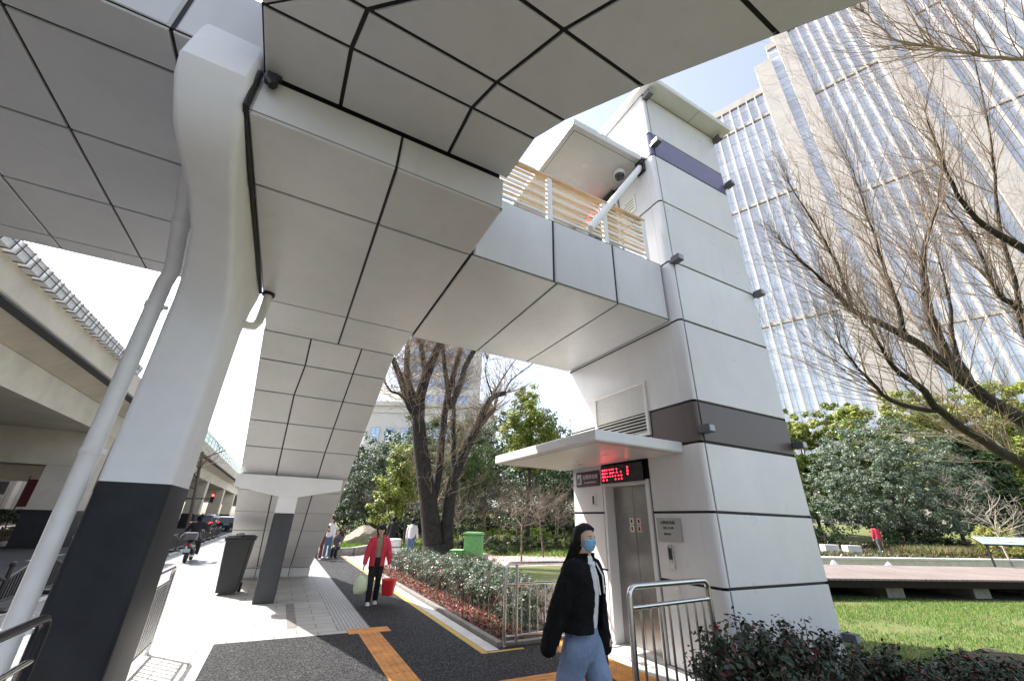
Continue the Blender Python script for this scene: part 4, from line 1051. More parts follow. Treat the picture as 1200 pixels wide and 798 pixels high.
# ------------------------------------------------------------------ old pollarded tree behind the hedge
rng = random.Random(21)
BIG = {
 'a': [(6.11, 18.3, -0.0), (5.74, 18.3, 1.62), (5.27, 18.3, 3.34), (4.72, 18.3, 5.55), (4.61, 18.3, 6.75), (4.79, 18.3, 8.06), (5.16, 18.3, 9.51), (5.39, 18.3, 10.78)],
 'b': [(4.65, 18.3, 5.85), (4.06, 18.3, 6.66), (3.49, 18.3, 7.82), (3.06, 18.3, 8.59)],
 'c': [(4.53, 18.3, 6.41), (4.09, 18.3, 7.29), (3.79, 18.3, 8.31), (3.68, 18.3, 9.41)],
 'd': [(4.79, 18.3, 8.06), (4.45, 18.3, 9.12), (4.21, 18.3, 10.0)],
 'e': [(6.0, 18.3, .5), (5.78, 18.3, 1.95), (5.94, 18.3, 3.38), (5.99, 18.3, 5.71), (6.04, 18.3, 6.97), (6.27, 18.3, 8.34), (6.49, 18.3, 9.56), (6.76, 18.3, 11.12)],
 'f': [(6.04, 18.3, 6.97), (5.83, 18.3, 8.26), (5.56, 18.3, 9.6), (5.44, 18.3, 10.29)],
 'g': [(6.16, 18.3, 6.65), (6.58, 18.3, 7.94), (6.86, 18.3, 9.16), (7.64, 18.3, 10.83)],
 'h': [(6.62, 18.25, -.05), (6.5, 18.27, .9), (6.47, 18.3, 1.98), (6.63, 18.3, 3.43), (7.07, 18.3, 4.82), (7.57, 18.3, 5.9), (7.89, 18.3, 6.81), (8.33, 18.3, 7.51), (9.01, 18.3, 7.81)],
 'i': [(7.18, 18.3, 5.03), (7.75, 18.3, 5.93), (8.37, 18.3, 6.75), (8.55, 18.3, 7.0)],
 'j': [(8.33, 18.3, 7.51), (8.74, 18.3, 8.33), (9.37, 18.3, 9.43), (10.55, 18.3, 11.26)],
 'k': [(8.43, 18.3, 7.53), (7.97, 18.3, 8.66), (8.01, 18.3, 9.65)],
 'l': [(6.63, 18.3, 3.43), (6.5, 18.3, 5.36), (6.44, 18.3, 7.03), (6.36, 18.3, 8.36)],
 'm': [(4.06, 18.3, 6.66), (3.62, 18.3, 6.92), (3.21, 18.3, 7.01), (2.94, 18.3, 7.3)],
 'n': [(9.01, 18.3, 7.81), (9.5, 18.3, 8.71), (10.85, 18.3, 9.98), (12.34, 18.3, 11.68)],
}
BR = {'a':(.47,.15),'b':(.20,.12),'c':(.19,.12),'d':(.16,.10),'e':(.21,.12),'f':(.14,.09),'g':(.18,.12),'h':(.34,.12),'i':(.16,.10),'j':(.06,.016),'k':(.06,.016),'l':(.15,.06),'m':(.09,.04),'n':(.06,.016)}
TILT = {'a':0,'b':-.02,'c':.03,'d':.04,'e':.05,'f':.09,'g':.03,'h':-.02,'i':.03,'j':-.03,'k':.05,'l':.10,'m':-.05,'n':-.02}
ot = thing('bare_tree', 'thick old bare tree with several dark stems rising behind the flowering hedge', 'tree', (6.1,18.3,0))
b = MB(); tb_ = MB(); OT = Vector((6.1,18.3,0))
for k, pts in BIG.items():
    P = [Vector(p)+Vector((0, TILT[k]*(p[2]-pts[0][2])+({'e':.05,'h':-.05}.get(k,0)), 0))-OT for p in pts]
    Q, R = limb(b, P, *BR[k], n=12 if BR[k][0] > .1 else 7, sub=4, wob=.02 if BR[k][0] > .1 else .01, rng=rng)
    m = len(Q)
    for _ in range(80 if BR[k][0] > .1 else 24):
        i = rng.randint(int(m*.18), m-1)
        if Q[i].z < 1.5: continue
        o = Vector((rng.uniform(-1,1),rng.uniform(-1,1),rng.uniform(-.2,1))).normalized()
        twigs(tb_, Q[i]+o*R[i]*.8, o, rng.uniform(.5,1.7), .015, 2, rng, .3, (2,3), .6, 4, .004)
    tip = Q[-1]
    for _ in range(7):
        o = (Q[-1]-Q[-3]).normalized()+Vector((rng.uniform(-.5,.5),rng.uniform(-.5,.5),rng.uniform(0,.5)))
        twigs(tb_, tip, o, rng.uniform(1.2,2.4), .03, 2, rng, .25, (2,4), .5)
# flared root collar
b.tube([(0.0,0,-.05),(-.02,0,.25),(-.08,0,.7)], [.82,.66,.52], 14)
b.build('trunk', M['bark'], ot); tb_.build('crown', M['twig'], ot)
# ------------------------------------------------------------------ big bare tree beyond the lift tower
LIM = {
 'A': ([(17.74, 2.74, 4.03), (16.46, 2.86, 4.36), (14.74, 3.06, 4.97), (13.71, 3.11, 5.44), (12.23, 3.24, 5.95), (10.63, 3.49, 6.34), (9.7, 3.49, 6.8), (8.45, 3.52, 7.33)], (0.16, 0.009)),
 'B': ([(13.98, 3.09, 5.33), (13.32, 2.97, 6.34), (13.05, 2.75, 7.28), (12.86, 2.52, 7.93), (12.95, 2.22, 8.64), (13.12, 1.85, 9.45), (13.13, 1.47, 10.42)], (0.1, 0.012)),
 'C': ([(17.45, 3.06, 2.75), (16.21, 3.16, 3.31), (14.65, 3.28, 3.69), (12.96, 3.37, 4.24), (12.13, 3.32, 4.68), (11.42, 3.4, 5.0), (10.84, 3.32, 5.5), (10.29, 3.29, 5.87)], (0.12, 0.012)),
 'D': ([(14.7, 3.06, 5.01), (14.33, 3.0, 6.0), (14.21, 2.66, 7.26), (13.98, 2.44, 8.4)], (0.07, 0.012)),
 'E': ([(17.17, 0.97, 7.81), (15.49, 1.27, 8.42), (14.48, 1.48, 8.79), (13.43, 1.55, 9.24), (12.77, 1.41, 10.16), (12.11, 1.16, 11.32)], (0.09, 0.01)),
 'F': ([(17.9, 1.78, 6.7), (16.92, 1.98, 7.3), (15.96, 2.07, 7.6), (15.61, 2.03, 8.03), (14.92, 1.86, 8.82), (13.88, 1.85, 9.64)], (0.08, 0.01)),
 'H': ([(12.87, 3.42, 4.24), (11.64, 3.74, 4.36), (10.49, 3.69, 4.9), (9.77, 3.62, 5.26)], (0.05, 0.01)),
 'G': ([(13.66, -0.92, 11.41), (12.61, -0.41, 11.47), (11.72, 0.02, 11.53), (10.79, 0.42, 11.68), (10.0, 0.78, 11.76), (9.53, 0.85, 12.1), (9.12, 0.92, 12.37)], (0.035, 0.01)),
 'I': ([(12.23, 3.24, 5.95), (11.97, 3.06, 6.8), (11.64, 2.94, 7.6), (11.25, 2.75, 8.61), (10.72, 2.52, 9.83)], (0.05, 0.01)),
 'J': ([(10.63, 3.49, 6.34), (10.21, 3.32, 7.09), (9.46, 3.17, 7.9), (8.53, 3.07, 8.78)], (0.035, 0.008)),
 'K': ([(18.81, 1.91, 5.54), (17.2, 2.21, 6.57), (16.53, 1.79, 8.06), (15.71, 1.34, 9.77), (15.04, 0.69, 11.69), (14.11, 0.08, 13.83)], (0.07, 0.01)),
}
rt = thing('bare_tree', 'wide bare tree reaching fine twigs across the tower block from beside the lawn', 'tree', (19.6,3.2,0))
b = MB(); tb_ = MB(); RO = Vector((19.6,3.2,0)); rng = random.Random(5)
limb(b, [Vector(p)-RO for p in ((19.6,3.2,-.1),(19.5,3.1,1.2),(19.0,3.0,2.4),(18.6,2.9,3.2),(17.74,2.74,4.03))], .34, .17, 12, 3)
limb(b, [Vector(p)-RO for p in ((19.2,3.05,1.9),(18.5,3.05,2.4),(17.45,3.06,2.75))], .22, .12, 10, 3)
limb(b, [Vector(p)-RO for p in ((19.0,3.0,2.4),(19.4,2.2,4.4),(18.81,1.91,5.54))], .2, .08, 10, 3)
limb(b, [Vector(p)-RO for p in ((19.2,2.5,3.9),(18.6,2.1,5.6),(17.9,1.78,6.7))], .16, .08, 10, 3)
limb(b, [Vector(p)-RO for p in ((19.3,2.3,4.2),(18.6,1.5,6.4),(17.17,.97,7.81))], .16, .09, 10, 3)
limb(b, [Vector(p)-RO for p in ((18.9,1.9,5.6),(16.5,-.2,9.6),(13.66,-.92,11.41))], .10, .035, 8, 3)
for k, (pts, (r0, r1)) in LIM.items():
    Q, R = limb(b if k != 'G' else tb_, [Vector(p)-RO for p in pts], r0*1.3, r1*1.1, 9, 4, .02, rng)  # limb G takes the paler twig colour to look sunlit
    m = len(Q)
    for j in range(int(m*2.3)):
        i = rng.randint(int(m*.12), m-1); t = (Q[min(i+1,m-1)]-Q[max(i-1,0)]).normalized()
        o = Vector((rng.uniform(-1,.55),rng.uniform(-.8,.8),rng.uniform(-.15,1.0))).normalized()
        twigs(tb_, Q[i], t*.7+o*.75+Vector((-.25,.1,0)), max(.3,min(1,(Q[i].x+RO.x-7.5)/4))*rng.uniform(1.1,2.7), min(.013,R[i]*.5), 2, rng, .18, (2,4), .5, 5, .0024)
    for _ in range(4):
        o = (Q[-1]-Q[-4]).normalized()+Vector((rng.uniform(-.4,.4),rng.uniform(-.4,.4),rng.uniform(-.1,.5)))
        twigs(tb_, Q[-1], o, max(.2,min(1,(Q[-1].x+RO.x-7.5)/4))*rng.uniform(1.0,2.2), .010, 2, rng, .12, (3,4), .5, 5, .0026)
b.build('trunk', M['bark'], rt); tb_.build('crown', M['twig'], rt)
# ------------------------------------------------------------------ slim bare saplings on the bank
def sapling(label, x, y, h, seed, m=M['barkmid'], group='slim bare saplings on the bank', dense=1.0, lean=.0):
    z0 = hgt(*(RT.dot(Vector((x,y,0))), FW.dot(Vector((x,y,0)))))-.05
    t = thing('bare_sapling', label, 'tree', (x,y,z0), 0, group); r = random.Random(seed)
    b = MB(); c = MB()
    Q, R = limb(b, [(0,0,-.05),(lean*.2,.02,h*.2),(lean*.5,.0,h*.42),(lean*.8,.05,h*.62)], .055*h/4, .03*h/4, 8, 3, .01, r)
    for i in range(int(9*dense)):
        q = Q[r.randint(len(Q)//2, len(Q)-1)]; a = r.uniform(0, 2*PI)
        twigs(c, q, (math.cos(a), math.sin(a), r.uniform(.1,.8)), h*r.uniform(.25,.45), .024*h/4, 3, r, .12, (2,4), .85, 4, .0045)
    b.build('trunk', m, t); c.build('crown', m, t); return t
SAP = [(10.5,18.7,3.6,'bare sapling in a red circle at the plaza edge nearest the green cabinet'),(12.9,20.6,3.9,'bare sapling just beside the lift tower edge on the plaza'),
 (11.6,25.2,4.0,'bare brown sapling on the bank between the plaza saplings'),(14.2,25.0,3.7,'bare brown sapling on the bank behind the lift canopy'),(9.3,24.0,4.2,'bare brown sapling just behind the old tree'),
 (16.2,24.2,3.4,'bare brown sapling close to the tower wall on the bank'),(7.6,29.6,4.6,'dry twiggy sapling at the back of the bank beside the old tree'),(4.6,31.5,4.6,'dry brown leafless shrub tree behind the boulder')]
for k, (x, y, h, lb) in enumerate(SAP): sapling(lb, x, y, h, 40+k, dense=1.5, lean=random.uniform(-.4,.4))
sapling('pale many branched bare tree on the shrub bank beside the information board', *W(27.8,24.6)[:2], 4.6, 77, M['barkpale'], None, 1.3, -.6)
sapling('thin bare street tree beside the elevated road beyond the stair flight', -5.6, 38, 9.5, 81, M['barkmid'], None, 1.3, -.8)
# ------------------------------------------------------------------ evergreen trees
def evergreen(name, label, x, y, blobs, n, size, mats, wts, seed, trunk=.16, group=None, clumps=70, spread=.28, z0=None, asp=.5, shell=.5):
    if z0 is None: z0 = hgt(RT.dot(Vector((x,y,0))), FW.dot(Vector((x,y,0))))-.05
    t = thing(name, label, 'tree', (x,y,z0), 0, group); r = random.Random(seed); b = MB()
    top = max(c[2]+q[2]*.6 for c, q in blobs)
    Q, R = limb(b, [(0,0,-.3),(r.uniform(-.15,.15),r.uniform(-.1,.1),top*.3),(r.uniform(-.3,.3),r.uniform(-.2,.2),top*.6),(r.uniform(-.3,.3),0,top*.92)], trunk, trunk*.25, 9, 3, .02, r)
    for c, q in blobs:
        i = max(1, min(len(Q)-2, int(len(Q)*c[2]*.6/max(top,.1)))); m = (Q[i]+Vector(c))/2+Vector((0,0,.2))
        limb(b, [Q[i], m, Vector(c)], trunk*.45, trunk*.12, 6, 3, .02, r)
    b.build('trunk', M['bark'], t)
    foliage('crown', blobs, n, size, [L[k] for k in mats], wts, t, seed, clumps, spread, shell, asp)
    return t
def ball(c, r): return (c, r)
evergreen('evergreen_tree', 'dark glossy evergreen tree beside the stair flight at the path end', 4.6, 37, [((0,0,3.2),(2.6,2.4,2.4)),((.6,.2,5.6),(2.2,2.0,2.0)),((-1.2,0,2.0),(2.0,1.8,1.6)),((2.3,0,3.6),(1.8,1.8,2.0))], 9000, .24, ('dark','holly','mid'), (5,3,1), 3, clumps=120)
evergreen('evergreen_tree', 'grey green evergreen tree with brown tinge standing behind the boulder', 5.6, 30.5, [((-.5,0,3.6),(1.7,1.5,2.2)),((.5,.3,5.4),(1.3,1.3,1.6)),((-.9,.2,1.9),(1.6,1.4,1.3))], 7000, .17, ('holly','dark','dry'), (5,3,1.2), 4, clumps=100)
evergreen('evergreen_tree', 'bright green bushy tree just beside the old dark stems', 5.75, 25.2, [((-.1,0,3.4),(1.15,1.1,1.7)),((.3,.2,4.9),(1.1,1.0,1.2)),((-.5,0,2.2),(1.0,.9,.9))], 13000, .14, ('bright','yellow','mid'), (4,3,3), 5, clumps=150, trunk=.1, shell=.4)
evergreen('bamboo_clump', 'tall feathery bamboo clump behind the old tree', 10.2, 28.5, [((0,0,4.4),(2.2,1.8,2.6)),((1.8,.5,5.6),(2.0,1.7,2.4)),((-1.4,0,6.4),(1.6,1.4,1.9)),((.4,.3,7.4),(1.8,1.4,1.4)),((2.6,0,3.0),(1.7,1.6,1.8))], 24000, .24, ('bamboo','mid','dark'), (4,3,3), 6, clumps=190, trunk=.07, asp=.22)
evergreen('evergreen_tree', 'tall yellow green camphor tree rising over the lift canopy', 14.2, 24.5, [((-.2,0,8.4),(1.7,1.6,1.5)),((.8,.3,7.2),(1.7,1.6,1.4)),((-1.2,-.2,6.8),(1.3,1.3,1.2)),((.3,0,5.6),(1.9,1.7,1.2)),((1.9,0,6.0),(1.1,1.1,1.3)),((-.2,.1,9.8),(1.0,1.0,.9))], 24000, .17, ('bright','yellow','mid','dark'), (4,3.2,3,1), 7, clumps=240, trunk=.17, spread=.30, shell=.35)
for k, (x, y, s_, lb) in enumerate(((9.5,39,1.25,'dark evergreen standing furthest back between old tree and stair'),(15,38,1.3,'dark evergreen behind the bamboo clump'),(19.5,31,1.15,'dark evergreen deep on the bank behind the saplings'),(22.5,36,1.3,'dark evergreen hidden mostly by the lift tower edge'))):
    evergreen('evergreen_tree', lb, x, y, [((0,0,2.6*s_),(2.8*s_,2.4*s_,2.3*s_)),((.8,0,4.6*s_),(2.3*s_,2*s_,1.7*s_)),((-1.6*s_,0,3.6*s_),(1.9*s_,1.8*s_,1.8*s_))], 6500, .26, ('dark','holly','mid'), (5,2,2), 60+k, clumps=110)
# right-hand shrub bank
c = W(29.9,32.6); z0 = .6
rb_ = [((0,0,5.2),(5.3,4.4,4.2)),((-1.0,.4,4.4),(5.0,4.2,3.0)),((1.6,-.6,4.2),(4.6,4.0,2.9))]
evergreen('round_evergreen', 'broad dome shaped grey green evergreen on the shrub bank', c.x, c.y, rb_, 70000, .17, ('dome','glint','holly','gloss'), (4.5,1.6,3,1), 9, clumps=1300, spread=.075, z0=z0-.1, shell=.90, trunk=.3)
YG = [(22.5,36,8.6,1.0),(27,37.5,9.6,1.15),(32,37,10.3,1.25),(37,35.5,11.0,1.3),(42.5,34,11.8,1.3),(33.8,30,6.8,.85),(48,35,12,1.3)]
YL = ['yellow green evergreen nearest the lift tower edge on the bank','yellow green evergreen behind the dome shaped shrub','broad yellow green evergreen between dome shrub and bare branches','yellow green evergreen under the thick bare limbs','tall yellow green evergreen at the far end of the bank','dark broad leaved evergreen beside the dome shaped shrub','outermost tall evergreen of the shrub bank']
for k, ((s_, d_, h, q), lb) in enumerate(zip(YG, YL)):
    s_, d_, h = s_*1.13, d_*1.13, h*1.36
    c = W(s_, d_); dk = k == 5
    q *= 1.22; bl = [((0,0,h*.62),(2.6*q,2.2*q,h*.22)),((1.2*q,0,h*.8),(2.1*q,1.8*q,h*.16)),((-1.5*q,.2,h*.76),(2.0*q,1.8*q,h*.17)),((.2,0,h*.36),(2.8*q,2.3*q,h*.2)),((-1.8*q,0,h*.42),(1.8*q,1.7*q,h*.18)),((2.2*q,0,h*.5),(1.8*q,1.8*q,h*.2))]
    evergreen('evergreen_tree', lb, c.x, c.y, bl, 26000, .30, ('mid','dark','holly') if dk else ('bright','yellow','mid','dark'), (3,4,2) if dk else (4,4.2,2.6,.8), 90+k, clumps=260, spread=.2)
# dark understorey on the bank
def shrub(name, label, c, r, n, size, mats, wts, seed, cat='shrub', group=None, spread=.3, shell=.6, asp=.5, clumps=40):
    t = thing(name, label, cat, c, 0, group); b = MB(); q = random.Random(seed)
    for k in range(9):
        a = q.uniform(0,2*PI); b.tube([(0,0,-.05),(math.cos(a)*r[0]*.25,math.sin(a)*r[1]*.25,r[2]*.7),(math.cos(a)*r[0]*.6,math.sin(a)*r[1]*.6,r[2]*1.3)], [.018,.012,.006], 5)
    b.build('stems', M['barkmid'], t)
    foliage('leaves', [((0,0,r[2]*.95),(r[0],r[1],r[2]))], n, size, [L[k] for k in mats], wts, t, seed, clumps, spread, shell, asp, zmin=-.05)
    return t
US = [(21.5,33.2,1.9,1.5),(25,34.5,2.4,1.6),(28.6,31.4,1.6,.9),(34.5,33,2.2,1.4),(37.5,32,2.4,1.6),(41,31.5,2.4,1.5),(45,32.0,2.6,1.6)]
UL = ['dark shrub at the tower edge under the evergreens','dark shrub behind the red jacketed person','dark shrub under the dome shaped evergreen','dark low shrub between dome evergreen and golden ball','dark shrub behind the golden clipped ball','dark shrub behind the seated person on the bank','dark shrub furthest along the bank']
for k, ((s_, d_, r_, h), lb) in enumerate(zip(US, UL)):
    c = W(s_, d_, hgt(s_, d_)-.1); shrub('dark_shrub', lb, c, (r_, r_*.8, h), 3200, .2, ('dark','gloss','mid'), (5,3,1), 120+k)
c = W(29.3,26.2,.58); shrub('clipped_ball', 'golden clipped shrub ball on the bank above the information board', c, (1.05,1.0,.82), 9000, .07, ('topi','yellow','bright'), (5,2,1), 140, spread=.16, shell=.9, clumps=160)
c = Vector((5.35,26.0,0)); shrub('round_shrub', 'rounded shrub with pinkish top behind the man in black', c, (.62,.6,.45), 2600, .08, ('holly','dark','dry'), (4,3,2), 141, spread=.2, shell=.85, clumps=80)
c = Vector((3.9,31.5,.1)); shrub('round_shrub', 'low rounded reddish shrub behind the boulder lawn', c, (1.0,.9,.5), 2600, .09, ('dark','dry','holly'), (4,2.5,3), 142, spread=.2, shell=.85, clumps=80)
for k, (x, y, r_, lb) in enumerate(((7.9,24.0,.8,'low bright shrub beside the old tree foot'),(9.6,27.2,1.0,'low lime shrub on the bank between saplings'),(13.0,28.0,1.2,'wide lime shrub on the bank behind the plaza'),(16.5,27.5,1.1,'lime shrub on the bank near the lift tower'))):
    shrub('low_shrub', lb, Vector((x,y,hgt(RT.dot(Vector((x,y,0))),FW.dot(Vector((x,y,0))))-.05)), (r_,r_*.8,.45), 2400, .12, ('lime','bright','mid'), (4,3,2), 150+k)
for k, (x, y, r_, lb) in enumerate(((-14.2,28,1.4,'dark bush in the planted median beside the portal pier'),(-13.2,33,1.2,'dark bush at the front of the planted median'),(-12.8,44,1.2,'dark bush in the planted median beyond the scooter'),(-13,54,1.3,'dark bush far along the planted median'),(-13,64,1.4,'furthest dark bush of the planted median'))):
    shrub('median_bush', lb, Vector((x,y,.0)), (r_,r_,.8), 2200, .16, ('dark','holly'), (4,1), 160+k)
# clipped low hedge behind the plaza
h_ = foliage('low_hedge', [((10.9+k*1.05,23.0+.12*k-(k-3)**2*.05,.50),(.75,.6,.5)) for k in range(8)], 14000, .10, [L['dark'],L['dry'],L['holly']], (5,1.3,2), None, 171, 260, .3, .6, zmin=0)
tag(h_, 'long low dark clipped hedge at the back of the pink plaza', 'hedge')
# ------------------------------------------------------------------ flowering hedge beside the path
bl = []; q = random.Random(9)
for k in range(21):
    y = 7.0+k*.47; wd_ = .75+min(1.0,(y-6.4)*.12)
    bl.append(((3.6+wd_*.55+q.uniform(-.05,.05), y, .36+q.uniform(-.03,.05)), (wd_*.62,.45,.33)))
    if y > 8.4: bl.append(((3.6+wd_*1.35, y+.2, .32+q.uniform(-.04,.05)), (wd_*.6,.5,.29)))
hd_ = thing('hedge', 'waist high glossy hedge with red tips edging the dark path', 'hedge', (4.2,11.5,0))
HI = Matrix.Translation((-4.2,-11.5,0))
b = MB()
for k in range(420):
    x, y = q.uniform(3.6,4.6), q.uniform(6.9,16.2); b.tube([(x,y,0),(x+q.uniform(-.1,.1),y+q.uniform(-.1,.1),.35),(x+q.uniform(-.2,.2),y+q.uniform(-.2,.2),.55)], [.009,.007,.004], 4, cap=False)
o = b.build('stems', M['barkmid'], hd_); o.matrix_parent_inverse = HI
o = foliage('leaves', bl, 82000, .052, [L['holly'],L['glint'],L['gloss'],L['mid'],L['red']], (4.2,4.6,3.0,1.0,.9), hd_, 31, 900, .26, .45, .5, zmin=.03); o.matrix_parent_inverse = HI
o = foliage('blossoms', bl, 700, .045, [L['pink'],L['red']], (2,3), hd_, 32, 500, .30, .85, .8, zmin=.15); o.matrix_parent_inverse = HI
rng2 = np.random.RandomState(3); n = 5200
P = np.stack([3.28+rng2.uniform(0,1,n)**.8*.46, rng2.uniform(6.5,16.6,n), .03+rng2.uniform(0,1,n)**1.6*.13], 1)
V, F = leaf_arrays(P, np.tile((0,0,1.),(n,1)), .05, rng2, .6, .7)
mesh_obj('ground_cover', V, F, [L['red'],L['dry'],L['pink']], rng2.choice(3,n,p=[.40,.54,.06]), kind='stuff')
# ------------------------------------------------------------------ flowering shrubs in front of the lift tower
def camellia(label, cx, cy, r, n, seed, nf, lz=1.0):
    t = thing('flowering_shrub', label, 'shrub', (cx,cy,0)); b = MB(); q = random.Random(seed); tips = []
    for k in range(46):
        a, m = q.uniform(0,2*PI), q.uniform(.2,1.0)
        p = Vector((math.cos(a)*r[0]*m, math.sin(a)*r[1]*m, r[2]*2*q.uniform(.72,1.06)*math.sqrt(max(.15,1-.55*m*m))))
        b.tube([(p.x*.35,p.y*.35,0),(p.x*.7,p.y*.7,p.z*.55),p], [.012,.008,.003], 5, cap=False); tips.append(p)
    b.build('stems', M['barkmid'], t)
    rg = np.random.RandomState(seed); Pq = []; Nq = []
    for p in tips:
        for j in range(n//46):
            f = q.uniform(.3,1.02); base = Vector((p.x*(.35+.65*f),p.y*(.35+.65*f),p.z*f)); o = Vector((q.gauss(0,1),q.gauss(0,1),q.gauss(0,.7)))
            Pq.append(base+o*.05); Nq.append(o*.5+Vector((0,0,.7)))
    V, F = leaf_arrays(np.array(Pq), np.array(Nq), .058, rg, .48, .4)
    mesh_obj('leaves', V, F, [L['camellia'],L['gloss'],L['red']], rg.choice(3,len(Pq),p=[.83,.12,.05]), t)
    fb = MB()
    for k in range(nf):
        p = q.choice(tips); c = Vector((p.x*q.uniform(.7,1.02), p.y*q.uniform(.7,1.02), p.z*q.uniform(.7,1.0)))+Vector((q.uniform(-.05,.05),q.uniform(-.05,.05),.01))
        for j in range(6):
            a = j*PI/3+q.uniform(-.2,.2); w = Vector((math.cos(a),math.sin(a),0)); v = Vector((-w.y,w.x,0)); s_ = q.uniform(.02,.034)
            fb.add([c, c+w*s_*.6+v*s_*.45+Vector((0,0,s_*.35)), c+w*s_+Vector((0,0,s_*.55)), c+w*s_*.6-v*s_*.45+Vector((0,0,s_*.35))], [(0,1,2,3)], 0)
    fb.build('blossoms', L['pink'], t); return t
camellia('dense dark flowering shrub nearest the steel handrail by the lift', 4.05, 2.98, (.66,.44,.43), 5200, 301, 26)
camellia('dark flowering shrub against the tower wall beside the corner seam', 5.0, 3.02, (.66,.44,.39), 4800, 302, 34)
camellia('low flowering shrub below the lowest tower lamp', 5.95, 2.75, (.64,.44,.27), 3800, 303, 26)
camellia('low flowering shrub on the lawn edge next to the tower lamp shrub', 6.95, 2.35, (.66,.45,.25), 3400, 304, 20)
camellia('outermost low flowering shrub on the shaded lawn edge', 8.0, 1.95, (.7,.45,.23), 3400, 305, 16)
camellia('flowering shrub lowest in front of the steel handrail', 3.75, 2.35, (.66,.42,.32), 4200, 306, 14)
# ------------------------------------------------------------------ lawn, reeds, ground cover
rg = np.random.RandomState(8)
def blades(name, P, h, w, mats, pr, lean=.35):
    n = len(P); a = rg.uniform(0,2*PI,n); hh = h*rg.uniform(.5,1.35,n)
    D = np.stack([np.cos(a),np.sin(a),np.zeros(n)],1); T = np.stack([rg.normal(0,lean,n),rg.normal(0,lean,n),np.ones(n)],1)*hh[:,None]
    V = np.stack([P-D*w/2, P+D*w/2, P+T],1).reshape(-1,3); F = np.arange(n*3).reshape(n,3)
    return mesh_obj(name, V, F, mats, rg.choice(len(mats),n,p=pr), kind='stuff')
n = 150000; s_ = rg.uniform(4.5,24,n); d_ = 3.5+rg.uniform(0,1,n)**.8*9.6
X = .889*s_+.458*d_; Y = -.458*s_+.889*d_; k = ((X > 7.3)|(Y < 3.3))&(X > 5.2)&(Y < 16)
P = np.stack([X,Y,np.full(n,-.015)],1)[k]
pat = np.sin(P[:,0]*1.7+1.3*np.sin(P[:,1]*1.1))+np.sin(P[:,1]*2.3+P[:,0]*.6)
blades('lawn_grass', P[pat+rg.normal(0,.5,len(P)) > -1.35], .05, .012, [L['grass'],L['straw'],L['bright']], [.62,.26,.12])
n = 26000; s_ = rg.uniform(9,34,n); d_ = bd(s_)+5.0+rg.uniform(0,1,n)*4.2; P = np.stack([.889*s_+.458*d_,-.458*s_+.889*d_,np.full(n,-.015)],1)
blades('strip_grass', P, .13, .03, [L['grass'],L['straw'],L['bright']], [.4,.38,.22])
n = 16000; s_ = rg.uniform(24.5,42,n); d_ = wd(s_)+1.6+rg.uniform(0,1,n)**1.3*3.0; z = np.full(n,.44)
P = np.stack([.889*s_+.458*d_,-.458*s_+.889*d_,z],1)
blades('dry_reeds', P, .5, .05, [L['straw'],L['dry'],L['dark'],L['mid']], [.22,.36,.30,.12], .5)
n = 40000; s_ = rg.uniform(12,52,n); d_ = wd(s_)+.7+rg.uniform(0,1,n)*11; z = np.array([hgt(a,c) for a,c in zip(s_,d_)])-.05
P = np.stack([.889*s_+.458*d_,-.458*s_+.889*d_,z],1)
blades('bank_undergrowth', P, .16, .12, [L['dark'],L['dry'],L['holly'],L['gloss']], [.35,.3,.15,.2], .9)
n = 30000; s_ = rg.uniform(-12,14,n); d_ = 24.5+rg.uniform(0,1,n)*13; X = .889*s_+.458*d_; Y = -.458*s_+.889*d_
z = np.array([hgt(a,c) for a,c in zip(s_,d_)])-.04; k = (X > 5.8); P = np.stack([X,Y,z],1)[k]
blades('bank_ground_cover', P, .15, .07, [L['lime'],L['bright'],L['mid'],L['straw']], [.35,.25,.25,.15], .6)
n = 5000; P = np.stack([rg.uniform(2.5,5.5,n),rg.uniform(23,31,n),np.full(n,.18)],1); k = (P[:,0] < 2.6+(P[:,1]-22.5)*.42)&(P[:,0] > 2.4); P = P[k]
blades('island_grass', P, .14, .05, [L['grass'],L['bright'],L['lime']], [.5,.3,.2])
# leaf litter under the saplings
n = 1800; P = np.stack([rg.uniform(9,20,n),rg.uniform(17,26,n),np.full(n,.004)],1); V, F = leaf_arrays(P, np.tile((0,0,1.),(n,1)), .07, rg, .6, .25)
mesh_obj('leaf_litter', V, F, [L['dry']], None, kind='stuff')
# further trees closing the back of the park
src = [o for o in bpy.data.objects if o.name.startswith('evergreen_tree') and o.parent is None]
dk = [o for o in src if 'furthest back' in o['label'] or 'behind the bamboo' in o['label']]
FAR = [(6.5,46,1.25,'dark tree in the far row right behind the stair flight'),(11.5,48,1.4,'dark tree in the far row behind the bamboo clump'),(17,46,1.5,'dark tree in the far row behind the camphor tree'),(23,44,1.5,'dark tree in the far row behind the saplings'),(29,42,1.6,'dark tree in the far row beside the tower edge'),(25,33,1.1,'dark tree on the bank closest behind the lift canopy')]
for k, (x, y, s_, lb) in enumerate(FAR):
    c = copy_tree(dk[k%2], (x,y,hgt(RT.dot(Vector((x,y,0))),FW.dot(Vector((x,y,0))))-.2), k*1.3, lb); c.scale = (s_,s_,s_)
for k, (x, y, h, lb) in enumerate(((12.2,27.2,4.4,'brown leafless shrub tree in front of the bamboo'),(15.6,28.5,4.6,'brown leafless shrub tree behind the camphor trunk'),(18.0,27.0,4.2,'brown leafless shrub tree beside the tower wall'),(8.6,26.6,4.0,'brown leafless shrub tree tight behind the old stems'))):
    sapling(lb, x, y, h, 200+k, dense=2.0)

